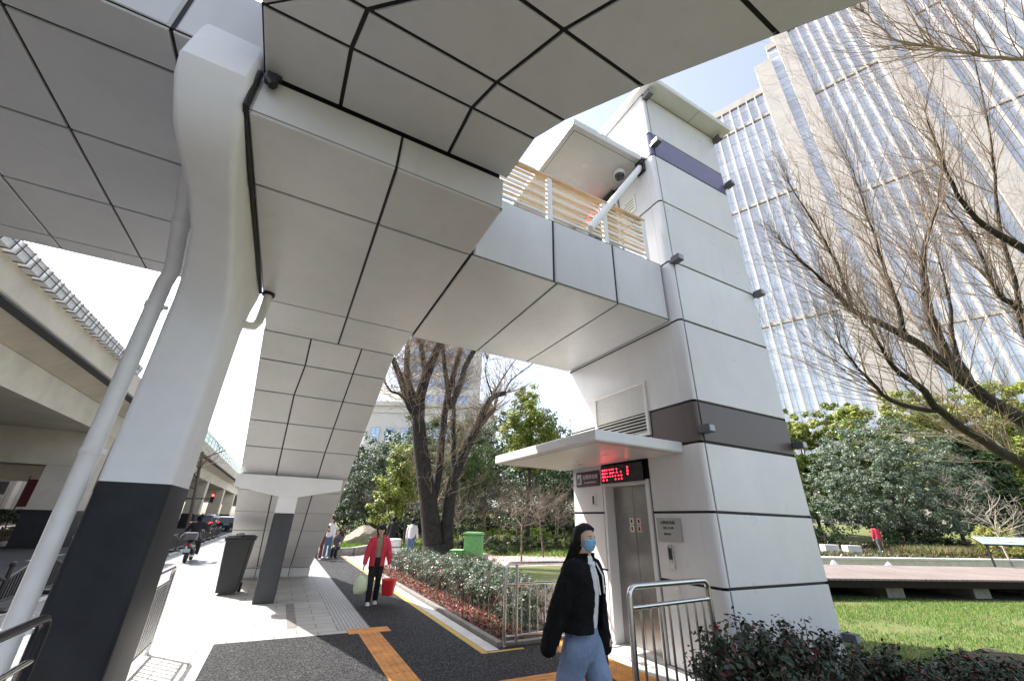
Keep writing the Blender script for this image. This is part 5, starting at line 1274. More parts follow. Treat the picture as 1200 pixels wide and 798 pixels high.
for k, (s_, d_, r_, lb) in enumerate(((-9,34,1.8,'dark bush under the far trees nearest the path end'),(-6.2,36,2.0,'dark bush under the far trees behind the boulder'),(-3.5,35,1.9,'dark bush behind the bright bushy tree'),(-1,37,2.2,'dark bush under the bamboo clump'),(1.8,35.5,2.0,'dark bush behind the plaza saplings'),(4.4,37,2.2,'dark bush under the camphor tree'),(7,35,2.0,'dark bush seen just under the lift canopy'),(9.8,37,2.2,'dark bush at the tower edge under the far trees'))):
    shrub('dark_shrub', lb, W(s_,d_,hgt(s_,d_)-.1), (r_,r_*.8,.95), 3000, .2, ('dark','gloss','mid','dry'), (5,3,1,.8), 220+k)
# ------------------------------------------------------------------ people
def rings_along(pts, rad, n=14):
    """rings for a limb; rad = (rx, ry) per point, x side kept level"""
    P = [Vector(p) for p in pts]; out = []
    for i, p in enumerate(P):
        t = (P[min(i+1,len(P)-1)]-P[max(i-1,0)]).normalized()
        sx = Vector((1,0,0)); sx = (sx-t*sx.dot(t))
        sx = sx.normalized() if sx.length > .15 else t.orthogonal().normalized()
        sy = t.cross(sx)
        rx, ry = rad[i] if isinstance(rad[i], (tuple, list)) else (rad[i], rad[i])
        out.append([p+sx*rx*math.cos(2*PI*k/n)+sy*ry*math.sin(2*PI*k/n) for k in range(n)])
    return out
def limb_loft(b, pts, rad, n=14, mi=0):
    P = [Vector(p) for p in pts]; r0 = rad[0] if not isinstance(rad[0],(tuple,list)) else min(rad[0]); r1 = rad[-1] if not isinstance(rad[-1],(tuple,list)) else min(rad[-1])
    a = (P[0]-P[1]).normalized(); c = (P[-1]-P[-2]).normalized()
    def sc(r, k): return (r[0]*k, r[1]*k) if isinstance(r,(tuple,list)) else r*k
    P2 = [P[0]+a*r0*.85, P[0]+a*r0*.5]+P+[P[-1]+c*r1*.5, P[-1]+c*r1*.85]
    R2 = [sc(rad[0],.45), sc(rad[0],.86)]+list(rad)+[sc(rad[-1],.86), sc(rad[-1],.45)]
    b.loft(rings_along(P2, R2, n), mi)
def remesh(b, name, m, parent, vox=.013, smooth=4, wrinkle=0.0, extra=None):
    me = bpy.data.meshes.new('tmp'); me.from_pydata(b.v, [], b.f); o = bpy.data.objects.new('tmp', me); COL.objects.link(o)
    md = o.modifiers.new('r', 'REMESH'); md.mode = 'VOXEL'; md.voxel_size = vox; md.use_smooth_shade = True
    ms = o.modifiers.new('s', 'SMOOTH'); ms.iterations = smooth; ms.factor = .5
    if wrinkle:
        tx = bpy.data.textures.get('cloth_folds') or bpy.data.textures.new('cloth_folds', 'CLOUDS'); tx.noise_scale = .09; tx.noise_depth = 2
        dm = o.modifiers.new('w', 'DISPLACE'); dm.texture = tx; dm.strength = wrinkle; dm.mid_level = .5; dm.texture_coords = 'LOCAL'
    bpy.context.view_layer.update()
    ne = bpy.data.meshes.new_from_object(o.evaluated_get(bpy.context.evaluated_depsgraph_get()))
    bpy.data.objects.remove(o); ne.name = name; ne.materials.clear(); ne.materials.append(m)
    if extra is not None:
        bm = bmesh.new(); bm.from_mesh(ne); e2 = bpy.data.meshes.new('e'); e2.from_pydata(extra.v, [], extra.f); bm.from_mesh(e2); bm.to_mesh(ne); bm.free()
    for p in ne.polygons: p.use_smooth = True
    r = bpy.data.objects.new(name, ne); COL.objects.link(r); r.parent = parent; return r
def fk(H, P):
    """joints from angles in degrees; x right, y forward, z up"""
    D = math.radians; J = {}
    th, sh, ft = .245*H, .246*H, .04*H
    legs = {}
    for s, k in ((1,'r'),(-1,'l')):
        a, kn = D(P.get('hip_'+k, 0)), D(P.get('knee_'+k, 0)); sp = P.get('splay', .0)
        t = Vector((s*math.sin(sp), math.sin(a), -math.cos(a))).normalized(); u = Vector((s*math.sin(sp)*.3, math.sin(a-kn), -math.cos(a-kn))).normalized()
        legs[k] = (t, u)
    low = min((legs[k][0]*th+legs[k][1]*sh).z for k in 'rl')
    pz = P.get('pelvis', -low+ft)
    J['pel'] = Vector((0,0,pz)); ln = D(P.get('lean', 3))
    ax = Vector((0, math.sin(ln), math.cos(ln)))
    J['chest'] = J['pel']+ax*.20*H; J['sho'] = J['pel']+ax*.29*H; J['neck'] = J['pel']+ax*.325*H; J['head'] = J['neck']+Vector((0,math.sin(ln)*.5+.15,1)).normalized()*.085*H
    for s, k in ((1,'r'),(-1,'l')):
        J['hip'+k] = J['pel']+Vector((s*.052*H,0,-.01*H)); J['kn'+k] = J['hip'+k]+legs[k][0]*th; J['an'+k] = J['kn'+k]+legs[k][1]*sh
        f, o, e = D(P.get('arm_'+k, 0)), D(P.get('out_'+k, 8)), D(P.get('elb_'+k, 8)); inn = D(P.get('in_'+k, 0))
        J['sh'+k] = J['sho']+Vector((s*.108*H,0,-.005*H))
        d = Vector((s*math.sin(o), math.sin(f)*math.cos(o), -math.cos(f)*math.cos(o))).normalized()
        J['el'+k] = J['sh'+k]+d*.17*H*P.get('armk',1)
        d2 = Vector((s*math.sin(o)*.6-s*math.sin(inn), math.sin(f+e)*math.cos(o), -math.cos(f+e)*math.cos(o))).normalized()
        J['wr'+k] = J['el'+k]+d2*.145*H*P.get('armk',1); J['hd'+k] = d2
    return J
def hand(b, w, d, s, H, curl=.5):
    """palm with four unequal curled fingers and a side thumb"""
    d = d.normalized(); side = Vector((0,1,0)); side = (side-d*side.dot(d)).normalized(); nrm = d.cross(side)*s
    pl = .052*H; c = w+d*pl*.5
    b.obox(w+d*pl*.55, d*pl*.55, side*.024*H, nrm*.009*H, 0, .006)
    for i, (q, ln) in enumerate(((.018,.042),(.006,.047),(-.006,.044),(-.018,.034))):
        p = w+d*pl+side*q*H; pts = [p-d*.012*H]; dd = d.copy(); seg = ln*H/3
        for k in range(3):
            dd = (dd*math.cos(curl*.7)+nrm*-math.sin(curl*.7)).normalized() if k else dd
            pts.append(pts[-1]+dd*seg*(1.3 if k == 0 else .9))
        b.tube(pts, [.0055*H,.0053*H,.0048*H,.0038*H], 7)
    t0 = w+d*pl*.25+side*.02*H; b.tube([t0, t0+(side*.7+d*.7).normalized()*.02*H-nrm*.004*H, t0+(side*.35+d*.93).normalized()*.04*H-nrm*.012*H], [.0075*H,.0062*H,.0048*H], 7)
def head_mesh(hh, nu=30, nv=24, scale=1.0, off=0.0, sel=None):
    """verts and faces of a head of height hh about its centre; face towards +y"""
    a, bb, c = .335*hh, .415*hh, .5*hh; V = []; Dn = []
    for j in range(nv+1):
        el = -PI/2+PI*j/nv
        for i in range(nu):
            az = 2*PI*i/nu; dx, dy, dz = math.cos(el)*math.sin(az), math.cos(el)*math.cos(az), math.sin(el)
            x, y, z = a*dx, bb*dy, c*dz
            if dz < 0:
                t = -dz; x *= 1-.30*t**1.4; 
                y = y*(1-.12*t) if dy > 0 else y*(1-.42*t)
                y += .05*hh*t*max(0, dy+.2)
            if dy > 0: y -= .02*hh*max(0, dz-.1)
            g = lambda u, v, su, sv: math.exp(-((dx-u)/su)**2-((dz-v)/sv)**2) if dy > 0 else 0
            y += hh*(.085*g(0,-.17,.11,.10)+.05*g(0,.02,.09,.16)+.022*g(0,-.46,.22,.07)+.02*g(0,-.72,.25,.12)-.03*g(.36,.06,.17,.11)-.03*g(-.36,.06,.17,.11)+.015*g(.35,.22,.3,.07)+.015*g(-.35,.22,.3,.07))
            p = Vector((x,y,z)); V.append(p*scale+p.normalized()*off); Dn.append((dx,dy,dz))
    F = []
    for j in range(nv):
        for i in range(nu):
            f = (j*nu+i, j*nu+(i+1)%nu, (j+1)*nu+(i+1)%nu, (j+1)*nu+i)
            if sel is None or sel(*[sum(Dn[q][k] for q in f)/4 for k in range(3)]): F.append(f)
    return V, F
def short_hair(dx, dy, dz):
    return dz > (.36+.25*max(0,dy) if dy > .15 else (-.15 if dy > -.2 else -.62))
def long_sel(dx, dy, dz): return dz > (.40+.34*max(0,dy) if dy > .10 else (-.25 if dy > -.2 else -.7))
def cap_sel(dx, dy, dz): return dz > .30
def person(label, loc, rz, H, pose, top, legs, shoe, hair='short', hat=None, mask=None, skin=None, group=None, vox=None, coat=None, open_front=None, wide=1.0, sleeve=1.0, hem=0.0, detail=False, turn=0.0, hands=True, hairm=None):
    t = thing('person', label, 'person', loc, rz, group); J = fk(H, pose); vox = vox or .016
    skin = skin or M['skin']; n = 14
    hh = (.122 if detail else .133)*H
    Hm = Matrix.Translation(J['head']) @ Matrix.Rotation(math.radians(turn), 4, 'Z') @ Matrix.Rotation(math.radians(-pose.get('nod', 0)), 4, 'X')
    # continuous body
    b = MB()
    limb_loft(b, [J['pel'], J['pel'].lerp(J['chest'],.5), J['chest'], J['sho'], J['sho'].lerp(J['neck'],.6)], [(.088*H,.062*H),(.074*H,.056*H),(.090*H,.062*H),(.095*H,.052*H),(.045*H,.040*H)])
    limb_loft(b, [J['sho'].lerp(J['neck'],.3), J['neck'], J['neck'].lerp(J['head'],.75)], [(.036*H,.036*H),(.032*H,.034*H),(.031*H,.034*H)])
    for s, k in ((1,'r'),(-1,'l')):
        limb_loft(b, [J['hip'+k]+Vector((0,0,.02*H)), J['kn'+k], J['kn'+k].lerp(J['an'+k],.35), J['an'+k]], [.052*H,.032*H,.032*H,.020*H])
        limb_loft(b, [J['sh'+k], J['el'+k], J['wr'+k]], [.028*H,.022*H,.015*H])
    ex = MB(); V, F = head_mesh(hh); ex.add([Hm @ v for v in V], F)
    for s in (-1, 1): ex.ball(Hm @ Vector((s*.33*hh,-.03*hh,-.02*hh)), (.035*hh,.08*hh,.14*hh), 0, 10, 8, Hm.to_3x3())
    if hands:
        for s, k in ((1,'r'),(-1,'l')): hand(ex, J['wr'+k], J['hd'+k], s, H, .9 if 'grip' in pose else .5)
    remesh(b, 'body', skin, t, vox*.8, 3, 0, ex)
    # face
    for s in (-1, 1):
        e = MB(); c = Vector((s*.125*hh,.355*hh,.035*hh)); e.ball(Hm @ c, (.052*hh,.03*hh,.026*hh), 0, 12, 8, Hm.to_3x3()); ey = e.build('eye', M['eyew'], t)
        e = MB(); e.ball(Hm @ (c+Vector((0,.022*hh,0))), (.024*hh,.012*hh,.025*hh), 0, 10, 8, Hm.to_3x3()); e.build('iris', M['iris'], ey)
        e = MB(); e.tube([Hm @ Vector((s*x*hh,y*hh,z*hh)) for x, y, z in ((.06,.402,.105),(.125,.392,.125),(.20,.35,.105))], [.008*hh,.013*hh,.005*hh], 6); e.build('eyebrow', M['hair'], t)
        e = MB(); e.tube([Hm @ (c+Vector((q*.055*hh,(.026-.014*q*q)*hh,(.022-.016*q*q)*hh))) for q in (-1,-.5,0,.5,1)], .008*hh, 5); e.build('eyelid', M['hair'], t)
    e = MB(); e.tube([Hm @ Vector((x*hh,y*hh,-.235*hh)) for x, y in ((-.10,.385),(-.05,.415),(0,.425),(.05,.415),(.10,.385))], [.006*hh,.02*hh,.022*hh,.02*hh,.006*hh], 8); e.build('mouth', M['lips'], t)
    # hair
    if hair:
        V, F = head_mesh(hh, 44, 40, 1.05, (.005 if hair == 'long' else .010)*H, long_sel if hair == 'long' else short_hair); e = MB(); e.add([Hm @ v for v in V], F, 0, True)
        o = e.build('hair', hairm or M['hair'], t); md = o.modifiers.new('thick', 'SOLIDIFY'); md.thickness = (.006 if hair == 'long' else .012)*H; md.offset = -1
        if hair == 'long':
            e = MB(); R_ = []; q = random.Random(2); nn = 44
            for (z, cy, rx, ry) in ((.55,-.06,.10,.12),(.52,-.05,.26,.31),(.40,-.04,.37,.45),(.20,-.09,.42,.47),(-.05,-.15,.45,.46),(-.30,-.27,.48,.42),(-.55,-.48,.52,.36),(-.80,-.72,.55,.30),(-1.1,-.92,.55,.24),(-1.4,-1.02,.50,.20),(-1.7,-1.07,.34,.12)):
                ring = []
                for i in range(nn):
                    a_ = 2*PI*i/nn; w_ = 1+.045*math.sin(i*5.3)+.03*math.sin(i*2.1+z*3)
                    y = cy+ry*math.sin(a_)*w_
                    lim_ = .10 if z > .3 else (.03 if z > -.1 else -.03)
                    if z < .40 : y = min(y, lim_+.05*abs(math.cos(a_)))
                    ring.append(Hm @ Vector((rx*math.cos(a_)*w_*hh, y*hh, z*hh)))
                R_.append(ring)
            e.loft(R_[::-1]); e.build('long_hair', M['hair'], t)
            e = MB()
            for i in range(60):
                a_ = q.uniform(PI*.95, PI*2.05); x0 = .40*math.cos(a_); y0 = -.12+.40*math.sin(a_); zt = q.uniform(-.2,.2)
                pts = [Vector((x0*.98,min(y0,.02),zt)), Vector((x0*1.25,min(y0*1.0,0)-.30,-.5)), Vector((x0*1.3+q.uniform(-.05,.05),y0*.5-.85,-1.0)), Vector((x0*1.1+q.uniform(-.1,.1),y0*.3-1.02,-1.5-q.uniform(0,.35)))]
                e.tube([Hm @ (p*hh) for p in pts], [.012*hh,.02*hh,.018*hh,.004*hh], 5, cap=False)
            e.build('hair_strands', M['hair'], t)
    if hat:
        V, F = head_mesh(hh, 28, 20, 1.10, .008*H, cap_sel if hat[0] != 'helmet' else (lambda dx,dy,dz: dz > (-.1 if dy < .4 else .3))); e = MB(); e.add([Hm @ v for v in V], F, 0, True)
        if hat[0] == 'cap': e.prism([Hm @ Vector((x*hh,y*hh,z*hh)) for x, y, z in ((-.26,.33,.17),(-.15,.60,.13),(.15,.60,.13),(.26,.33,.17))], Hm.to_3x3() @ Vector((0,0,.02*hh)))
        o = e.build('helmet' if hat[0] == 'helmet' else 'cap', hat[1], t); md = o.modifiers.new('thick', 'SOLIDIFY'); md.thickness = .01*H; md.offset = -1
    if mask:
        V, F = head_mesh(hh, 60, 50, 1.0, .012*hh, lambda dx,dy,dz: dy > .30 and -.80 < dz < -.02+.10*max(0,1-abs(dx)*2.4) and abs(dx) < .86)
        e = MB(); e.add([Hm @ Vector((v.x*1.03, v.y+.035*hh*max(0,1-(v.x/(.3*hh))**2), v.z)) for v in V], F, 0, True); o = e.build('face_mask', mask, t)
        md = o.modifiers.new('thick', 'SOLIDIFY'); md.thickness = .006; md.offset = 1
        e = MB()
        for s in (-1, 1):
            for z in (-.07, -.36): e.tube([Hm @ Vector((s*x*hh,y*hh,zz*hh)) for x, y, zz in ((.27,.18,z),(.335,.05,z*.6),(.345,-.03,-.06))], .006*hh, 5)
        e.build('ear_loops', M['maskwhite'], o)
    # trousers
    b = MB(); w = wide
    limb_loft(b, [J['pel']+Vector((0,0,.055*H)), J['pel'], J['pel']-Vector((0,0,.03*H))], [(.094*H,.070*H),(.102*H,.075*H),(.098*H,.072*H)])
    for s, k in ((1,'r'),(-1,'l')):
        kn, an, hp = J['kn'+k], J['an'+k], J['hip'+k]
        limb_loft(b, [hp+Vector((0,0,.0)), hp.lerp(kn,.5), kn, kn.lerp(an,.45), an.lerp(kn,.06)], [.062*H*w**.5,.054*H*w**.7,.042*H*w,.041*H*w**1.2,.036*H*w**1.5])
    remesh(b, 'trousers', legs, t, vox, 3, .016 if detail else .012)
    # shoes
    for s, k in ((1,'r'),(-1,'l')):
        an, kn = J['an'+k], J['kn'+k]; sd_ = (an-kn).normalized(); fwd = Vector((0,1,0)); fwd = (fwd-sd_*fwd.dot(sd_)*.75).normalized(); up = Vector((1,0,0)).cross(fwd).normalized()
        if up.z < 0: up = -up
        R_ = []
        for y, wd_, h0, h1 in ((-.052,.014,-.034,-.005),(-.045,.022,-.038,.02),(-.01,.026,-.038,.028),(.03,.026,-.038,.012),(.065,.029,-.038,-.004),(.09,.024,-.038,-.014),(.103,.012,-.036,-.022)):
            R_.append([an+fwd*y*H+Vector((1,0,0))*math.cos(q_*PI/5)*wd_*H+up*((h0+h1)/2+(h1-h0)/2*math.sin(q_*PI/5))*H for q_ in range(10)])
        e = MB(); e.loft(R_); e.build('shoe', shoe, t)
    # upper garment
    def torso(k, hz):
        return ([J['pel']+Vector((0,0,hz*H)), J['pel']+Vector((0,0,max(hz+.05,.06)*H)), J['chest'], J['sho']-Vector((0,0,.02*H)), J['sho']+Vector((0,0,.012*H)), J['neck']-Vector((0,0,.006*H))],
                [(.102*H*k,.078*H*k),(.098*H*k,.076*H*k),(.104*H*k,.078*H*k),(.108*H*k,.066*H*k),(.088*H*k,.052*H*k),(.046*H,.046*H)])
    def sleeves(bb, k, le=.96):
        for s, q in ((1,'r'),(-1,'l')):
            limb_loft(bb, [J['sh'+q]-Vector((s*.012*H,0,.002*H)), J['sh'+q].lerp(J['el'+q],.5), J['el'+q], J['el'+q].lerp(J['wr'+q],.55), J['el'+q].lerp(J['wr'+q],le)], [.042*H*k,.039*H*k,.036*H*k,.033*H*k,.027*H*k])
    if not open_front:
        b = MB(); p, r = torso(1.0, hem); limb_loft(b, p, r, 18); sleeves(b, sleeve); remesh(b, 'jacket', top, t, vox, 4, .014)
    else:
        b = MB(); p, r = torso(.90, -.005); limb_loft(b, p, r, 18); remesh(b, 'jumper', open_front, t, vox, 4, .01)
        k = 1.12*coat if coat else 1.1
        p, r = torso(k, hem); G = []; g0 = .5 if detail else .36
        for i, (q, rr) in enumerate(zip(p, r)):
            m = 26; out = []; inn = []; gg = g0*(1.0 if i < 3 else (1.1 if i < 5 else 1.7))
            ax = Vector((1,0,0)); f_ = 1.0 if i < 5 else 1.25
            for a_ in range(m+1):
                a0 = PI/2+gg+(2*PI-2*gg)*a_/m; dx, dy = math.cos(a0), math.sin(a0); wob = 1+.02*math.sin(a_*1.9+i)
                out.append(q+Vector((dx*rr[0]*f_*wob, dy*rr[1]*f_*wob, 0))); inn.append(q+Vector((dx*(rr[0]*f_-.012*H), dy*(rr[1]*f_-.012*H), 0)))
            G.append(out+inn[::-1])
        b = MB(); b.loft(G, 0); sl = MB(); sleeves(sl, sleeve, 1.42 if detail else .97)
        b.v2 = None
        o_ = len(b.v); b.v += sl.v; b.f += [[i+o_ for i in f] for f in sl.f]; b.m += sl.m; b.sm += sl.sm
        # collar
        R_ = []
        for z, kk in ((-.012,1.5),(.012,1.55),(.03,1.62)):
            out = []; inn = []
            for a_ in range(19):
                a0 = PI/2+.75+(2*PI-1.5)*a_/18; c_ = J['neck']+Vector((math.cos(a0)*.040*H*kk, math.sin(a0)*.040*H*kk, z*H)); out.append(c_); inn.append(J['neck']+Vector((math.cos(a0)*.040*H*(kk-.2), math.sin(a0)*.040*H*(kk-.2), z*H)))
            R_.append(out+inn[::-1])
        b.loft(R_)
        remesh(b, 'jacket', top, t, vox*.85, 2, .02 if detail else .012)
    return t, J
def head_to(dx, dy): return math.atan2(dy, dx)-PI/2
# young woman walking past the lift
hv = RT*.84-FW*.54
wm, J = person('woman in black fleece jacket, white hoodie and blue face mask walking by the lift', (2.22,3.0,0), head_to(hv.x,hv.y), 1.69,
   dict(hip_r=-20, knee_r=12, hip_l=22, knee_l=4, arm_r=-24, out_r=10, elb_r=6, arm_l=4, out_l=5, elb_l=4, lean=4, nod=-4, armk=.86), M['fleece'], M['denim'], M['shoew'],
   hair='long', mask=M['maskblue'], vox=.011, coat=1.17, open_front=M['hoodie'], wide=1.12, sleeve=1.3, hem=.045, detail=True, turn=-20)
b = MB(); H = 1.69
for s in (-1, 1):
    c = J['neck']+Vector((s*.028*H,.052*H,-.015*H)); b.tube([c, c+Vector((s*.004*H,.028*H,-.05*H)), c+Vector((0,.034*H,-.12*H))], .0035*H, 6)
b.build('drawstring', M['signtext'], wm)
b = MB(); R_ = []
for z, kk, y in ((-.03,1.0,.004),(-.012,1.2,.004),(.0,1.22,.002),(.004,1.05,.002)):
    R_.append([J['neck']+Vector((math.cos(a_*2*PI/20)*.043*H*kk, math.sin(a_*2*PI/20)*.043*H*kk+y*H, z*H-.012*H*math.sin(a_*2*PI/20))) for a_ in range(20)])
b.loft(R_, cap=False); b.build('hood', M['hoodie'], wm)
b = MB(); c = J['sho']+Vector((-.05*H,.085*H,-.075*H)); b.obox(c, (.008,0,0), (0,.002,0), (0,0,.004)); b.build('badge', M['signtext'], wm)
# dark pouch hanging from her hand
Mw = Matrix.Translation((2.22,3.0,0)) @ Matrix.Rotation(head_to(hv.x,hv.y), 4, 'Z')
hp_ = Mw @ (J['wrl']+J['hdl']*.09)
ph = thing('hand_pouch', 'small black pouch dangling from the hand of the masked woman', 'pouch', hp_)
b = MB(); b.loft([[Vector((math.cos(a*PI/6)*r*1.0, math.sin(a*PI/6)*r*.45, z)) for a in range(12)] for z, r in ((-.16,.008),(-.145,.022),(-.10,.03),(-.05,.026),(-.015,.012),(.0,.004))]); b.build('pouch_body', M['blackcloth'], ph)
b = MB(); b.tube([(0,0,-.005),(.006,0,.03),(0,0,.06)], .003, 5); b.build('strap', M['black'], ph)
# woman in the red coat
rw, J = person('woman in red coat, khaki jumper and dark cap carrying a bag and a bucket', (2.07,10.15,0), head_to(-.12,-1), 1.5,
   dict(hip_r=7, knee_r=6, hip_l=-5, knee_l=6, arm_r=4, out_r=14, elb_r=6, arm_l=4, out_l=15, elb_l=6, lean=2, grip=1), M['redcoat'], M['blackcloth'], M['shoew'], hat=('cap', M['blackcloth']), vox=.014, coat=1.0, open_front=M['khaki'], hem=-.055, sleeve=1.15)
Mr = Matrix.Translation((2.07,10.15,0)) @ Matrix.Rotation(head_to(-.12,-1), 4, 'Z')
p = Mr @ (J['wrr']+J['hdr']*.10)
bg = thing('carrier_bag', 'thin green and white carrier bag of vegetables held by the woman in red', 'bag', p)
b = MB(); q = random.Random(4)
b.loft([[Vector((math.cos(a*PI/8)*r*(1+.1*math.sin(a*2.7+z*9)), math.sin(a*PI/8)*r*.7*(1+.1*math.sin(a*3.1)), z)) for a in range(16)] for z, r in ((-.46,.05),(-.45,.11),(-.38,.145),(-.28,.14),(-.2,.11),(-.14,.07),(-.12,.05))]); b.build('sack', M['bag'], bg)
for s in (-1, 1):
    b = MB(); b.tube([(s*.05,0,-.13),(s*.02,0,-.05),(0,0,.015)], [.012,.008,.006], 6); b.build('bag_handle', M['maskwhite'], bg)
p = Mr @ (J['wrl']+J['hdl']*.10)
bk = thing('bucket', 'bright red plastic bucket held by the woman in the red coat', 'bucket', p+Vector((.03,.02,0)))
b = MB(); n_ = 24
prof_ = ((-.50,.0),(-.50,.115),(-.49,.12),(-.22,.158),(-.205,.168),(-.20,.16),(-.215,.15),(-.48,.11),(-.485,.0))
b.loft([[Vector((math.cos(2*PI*a/n_)*max(r,.001), math.sin(2*PI*a/n_)*max(r,.001), z)) for a in range(n_)] for z, r in prof_], cap=False); b.build('pail', M['redplastic'], bk)
b = MB(); b.tube([(-.16*math.cos(a), 0, -.215+.215*math.sin(a)) for a in [PI*i/12 for i in range(13)]], .006, 6); b.build('handle', M['steel'], bk)
# people further off
person('man in black coat standing with his back turned beside the boulder', (5.25,23.0,0), head_to(.5,1), 1.74, dict(arm_r=10, elb_r=50, arm_l=5, elb_l=20, hip_r=3, hip_l=-3), M['blackcloth'], M['blackcloth'], M['blackcloth'], hairm=M['hair'], hem=-.07, sleeve=1.15, vox=.02)
person('person in brown jacket and maroon trousers looking down at a phone', (1.72,20.6,0), head_to(.1,-1), 1.62, dict(arm_r=35, elb_r=70, in_r=20, arm_l=35, elb_l=70, in_l=20, nod=-18), M['browncloth'], M['maroon'], M['shoew'], vox=.02)
person('person in white top and blue jeans standing in the group by the path', (2.12,21.4,0), head_to(-.6,-1), 1.62, dict(arm_r=20, elb_r=60, arm_l=5, hip_r=4, hip_l=-4), M['whitecloth'], M['bluecloth'], M['shoew'], vox=.02)
person('person in black standing half behind the stair foot wall', (1.42,21.6,0), head_to(.8,-.6), 1.68, dict(arm_r=15, elb_r=40, arm_l=10, hip_r=6, hip_l=-8, knee_l=6), M['blackcloth'], M['blackcloth'], M['blackcloth'], vox=.02)
person('person in dark clothes sitting on the lawn island kerb', (2.55,21.98,0), head_to(-.3,-1), 1.6, dict(hip_r=80, knee_r=82, hip_l=76, knee_l=80, pelvis=.40, lean=18, arm_r=30, elb_r=50, arm_l=30, elb_l=50), M['greycloth'], M['blackcloth'], M['blackcloth'], vox=.02)
person('person in black crouched on a stone beside the foot of the old tree', (7.35,18.2,0), head_to(-.5,-1), 1.62, dict(hip_r=82, knee_r=88, hip_l=80, knee_l=90, pelvis=.42, lean=24, arm_r=45, elb_r=50, in_r=25, arm_l=45, elb_l=50, in_l=25, nod=-15), M['blackcloth'], M['blackcloth'], M['blackcloth'], hat=('cap', M['blackcloth']), vox=.02)
o = MB(); o.bbox((-.7,-.22,0),(.75,.3,.36),0,.04); o = o.build('stone_block', M['greystone'], None, (7.75,18.38,-.01)); tag(o, 'rough grey stone block seat beside the old tree', 'stone seat')
person('person in pale top and jeans half hidden behind the old tree trunk', (5.5,20.2,0), head_to(.6,1), 1.66, dict(arm_r=10, elb_r=20, hip_r=4, hip_l=-4), M['whitecloth'], M['bluecloth'], M['shoew'], vox=.02)
c = W(24.2,28.6); z = hgt(24.2,28.6)-.05
rj, J = person('person in red jacket seen from behind on the shrub bank', (c.x,c.y,z), head_to(.5,.8), 1.68, dict(arm_r=5, elb_r=20, hip_r=4, hip_l=-4), M['redcoat'], M['greycloth'], M['blackcloth'], vox=.02, hem=-.03, sleeve=1.2)
Mj = Matrix.Translation((c.x,c.y,z)) @ Matrix.Rotation(head_to(.5,.8), 4, 'Z')
yb = thing('yellow_bag', 'yellow bag in the hand of the red jacketed person', 'bag', Mj @ (J['wrr']+J['hdr']*.1))
b = MB(); b.bbox((-.12,-.06,-.36),(.12,.06,-.08),0,.03); b.build('sack', M['yellowbag'], yb); b = MB(); b.tube([(-.08,0,-.09),(-.03,0,.01),(.03,0,.01),(.08,0,-.09)], .008, 6); b.build('bag_handle', M['yellowbag'], yb)
c = W(30.7,26.4)
person('person in dark grey coat and cap standing on the shrub bank behind the board', (c.x,c.y,.45), head_to(-.5,-.9), 1.76, dict(arm_r=25, elb_r=60, in_r=20, arm_l=25, elb_l=60, in_l=20, hip_r=3, hip_l=-3), M['greycloth'], M['blackcloth'], M['blackcloth'], hat=('cap', M['blackcloth']), vox=.02)
# rider and scooter
SX, SY = -2.78, 20.9
sc = thing('scooter', 'grey and black motor scooter seen from behind on the pale lane', 'scooter', (SX,SY,-.02))
for y, nm in ((-.55,'wheel'),(.68,'wheel')):
    b = MB(); b.tube([(-.05,y,.24),(-.035,y,.24),(.035,y,.24),(.05,y,.24)], [.2,.24,.24,.2], 20); wh = b.build('wheel', M['tyre'], sc)
    b = MB(); b.tube([(-.045,y,.24),(.045,y,.24)], .15, 16); b.build('rim', M['lampface'], wh)
b = MB(); limb_loft(b, [(0,-.75,.62),(0,-.5,.58),(0,-.1,.5),(0,.05,.3)], [(.1,.1),(.17,.15),(.15,.14),(.17,.06)]); b.bbox((-.17,-.05,.24),(.17,.45,.33),0,.02); limb_loft(b, [(0,.42,.3),(0,.56,.7),(0,.5,1.0)], [(.19,.05),(.2,.06),(.13,.07)]); remesh(b, 'body', M['carblack'], sc, .018, 2)
b = MB(); limb_loft(b, [(0,-.72,.78),(0,-.3,.76),(0,.02,.73)], [(.13,.05),(.16,.06),(.12,.05)]); b.build('seat', M['black'], sc)
b = MB(); b.tube([(-.34,.38,1.08),(-.1,.5,1.05),(.1,.5,1.05),(.34,.38,1.08)], .018, 8); b.build('handlebar', M['black'], sc)
for s in (-1, 1):
    b = MB(); b.tube([(s*.3,.42,1.08),(s*.33,.42,1.26)], .008, 6); b.ball((s*.34,.42,1.3), (.06,.02,.04)); b.build('mirror', M['black'], sc)
b = MB(); b.bbox((-.2,-1.0,.78),(.2,-.66,1.02),0,.05); b.build('top_box', M['lamp'], sc)
b = MB(); b.bbox((-.09,-.82,.55),(.09,-.76,.65),0,.02); b.build('tail_light', M['redplastic'], sc)
b = MB(); b.box((-.1,-.86,.36),(.1,-.85,.48)); b.build('number_plate', M['signface'], sc)
b = MB(); b.tube([(0,.66,.24),(0,.56,.6),(0,.48,1.0)], .03, 8); b.tube([(.12,-.55,.22),(.15,-.1,.22)], .04, 8); b.build('fork', M['steel'], sc)
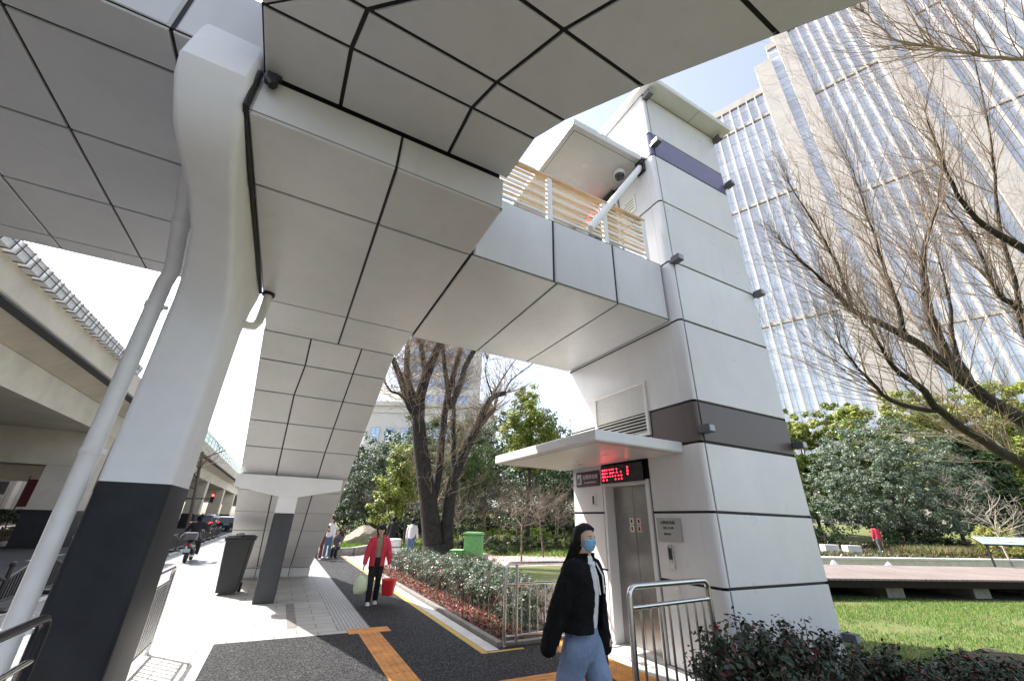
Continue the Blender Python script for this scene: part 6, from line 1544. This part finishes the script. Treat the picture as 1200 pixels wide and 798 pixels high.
person('scooter rider in black jacket and pale helmet seen from behind', (SX,SY-.18,0), 0, 1.68, dict(hip_r=72, knee_r=78, hip_l=72, knee_l=78, pelvis=.82, lean=10, arm_r=38, out_r=26, elb_r=32, arm_l=38, out_l=26, elb_l=32, splay=.22), M['blackcloth'], M['blackcloth'], M['blackcloth'], hat=('helmet', M['helmet']), vox=.018, sleeve=1.2)
# ------------------------------------------------------------------ sky, sun, camera
sun_v = Vector((-.57,.63,1.0)).normalized()
el = math.asin(sun_v.z); az = math.atan2(sun_v.x, sun_v.y)
w = bpy.data.worlds.new('World'); S.world = w; w.use_nodes = True; nt = w.node_tree
sky = nt.nodes.new('ShaderNodeTexSky'); sky.sky_type = 'NISHITA'; sky.sun_disc = False
sky.sun_elevation = el; sky.sun_rotation = az; sky.air_density = 1.0; sky.dust_density = 2.8; sky.ozone_density = 1.0; sky.altitude = 20
bgn = nt.nodes['Background']; hs = nt.nodes.new('ShaderNodeHueSaturation'); hs.inputs['Saturation'].default_value = .6; nt.links.new(sky.outputs['Color'], hs.inputs['Color']); nt.links.new(hs.outputs['Color'], bgn.inputs['Color']); bgn.inputs['Strength'].default_value = .15
sl = bpy.data.lights.new('sun', 'SUN'); sl.energy = 4.0; sl.angle = math.radians(.53); sl.color = (1.0,.955,.89)
so = bpy.data.objects.new('sun', sl); COL.objects.link(so); so.location = (0,0,60)
so.rotation_euler = (-sun_v).to_track_quat('-Z','Y').to_euler()
cd = bpy.data.cameras.new('camera'); co = bpy.data.objects.new('camera', cd); COL.objects.link(co)
R3 = Matrix(((.883,-.216,-.417),(-.469,-.356,-.809),(.026,.909,-.415)))
q = R3.to_quaternion(); q.normalize()
co.rotation_mode = 'QUATERNION'; co.rotation_quaternion = q; co.location = (0,0,1.65)
cd.sensor_fit = 'HORIZONTAL'; cd.sensor_width = 36; cd.lens = 466/1200*36; cd.clip_start = .05; cd.clip_end = 4000
S.camera = co
S.view_settings.view_transform = 'Standard'; S.view_settings.look = 'None'; S.view_settings.gamma = 1; S.view_settings.use_curve_mapping = False
S.view_settings.exposure = 1.42
S.cycles.max_bounces = 8; S.cycles.diffuse_bounces = 5; S.cycles.use_denoising = True
S.cycles.sample_clamp_indirect = 8
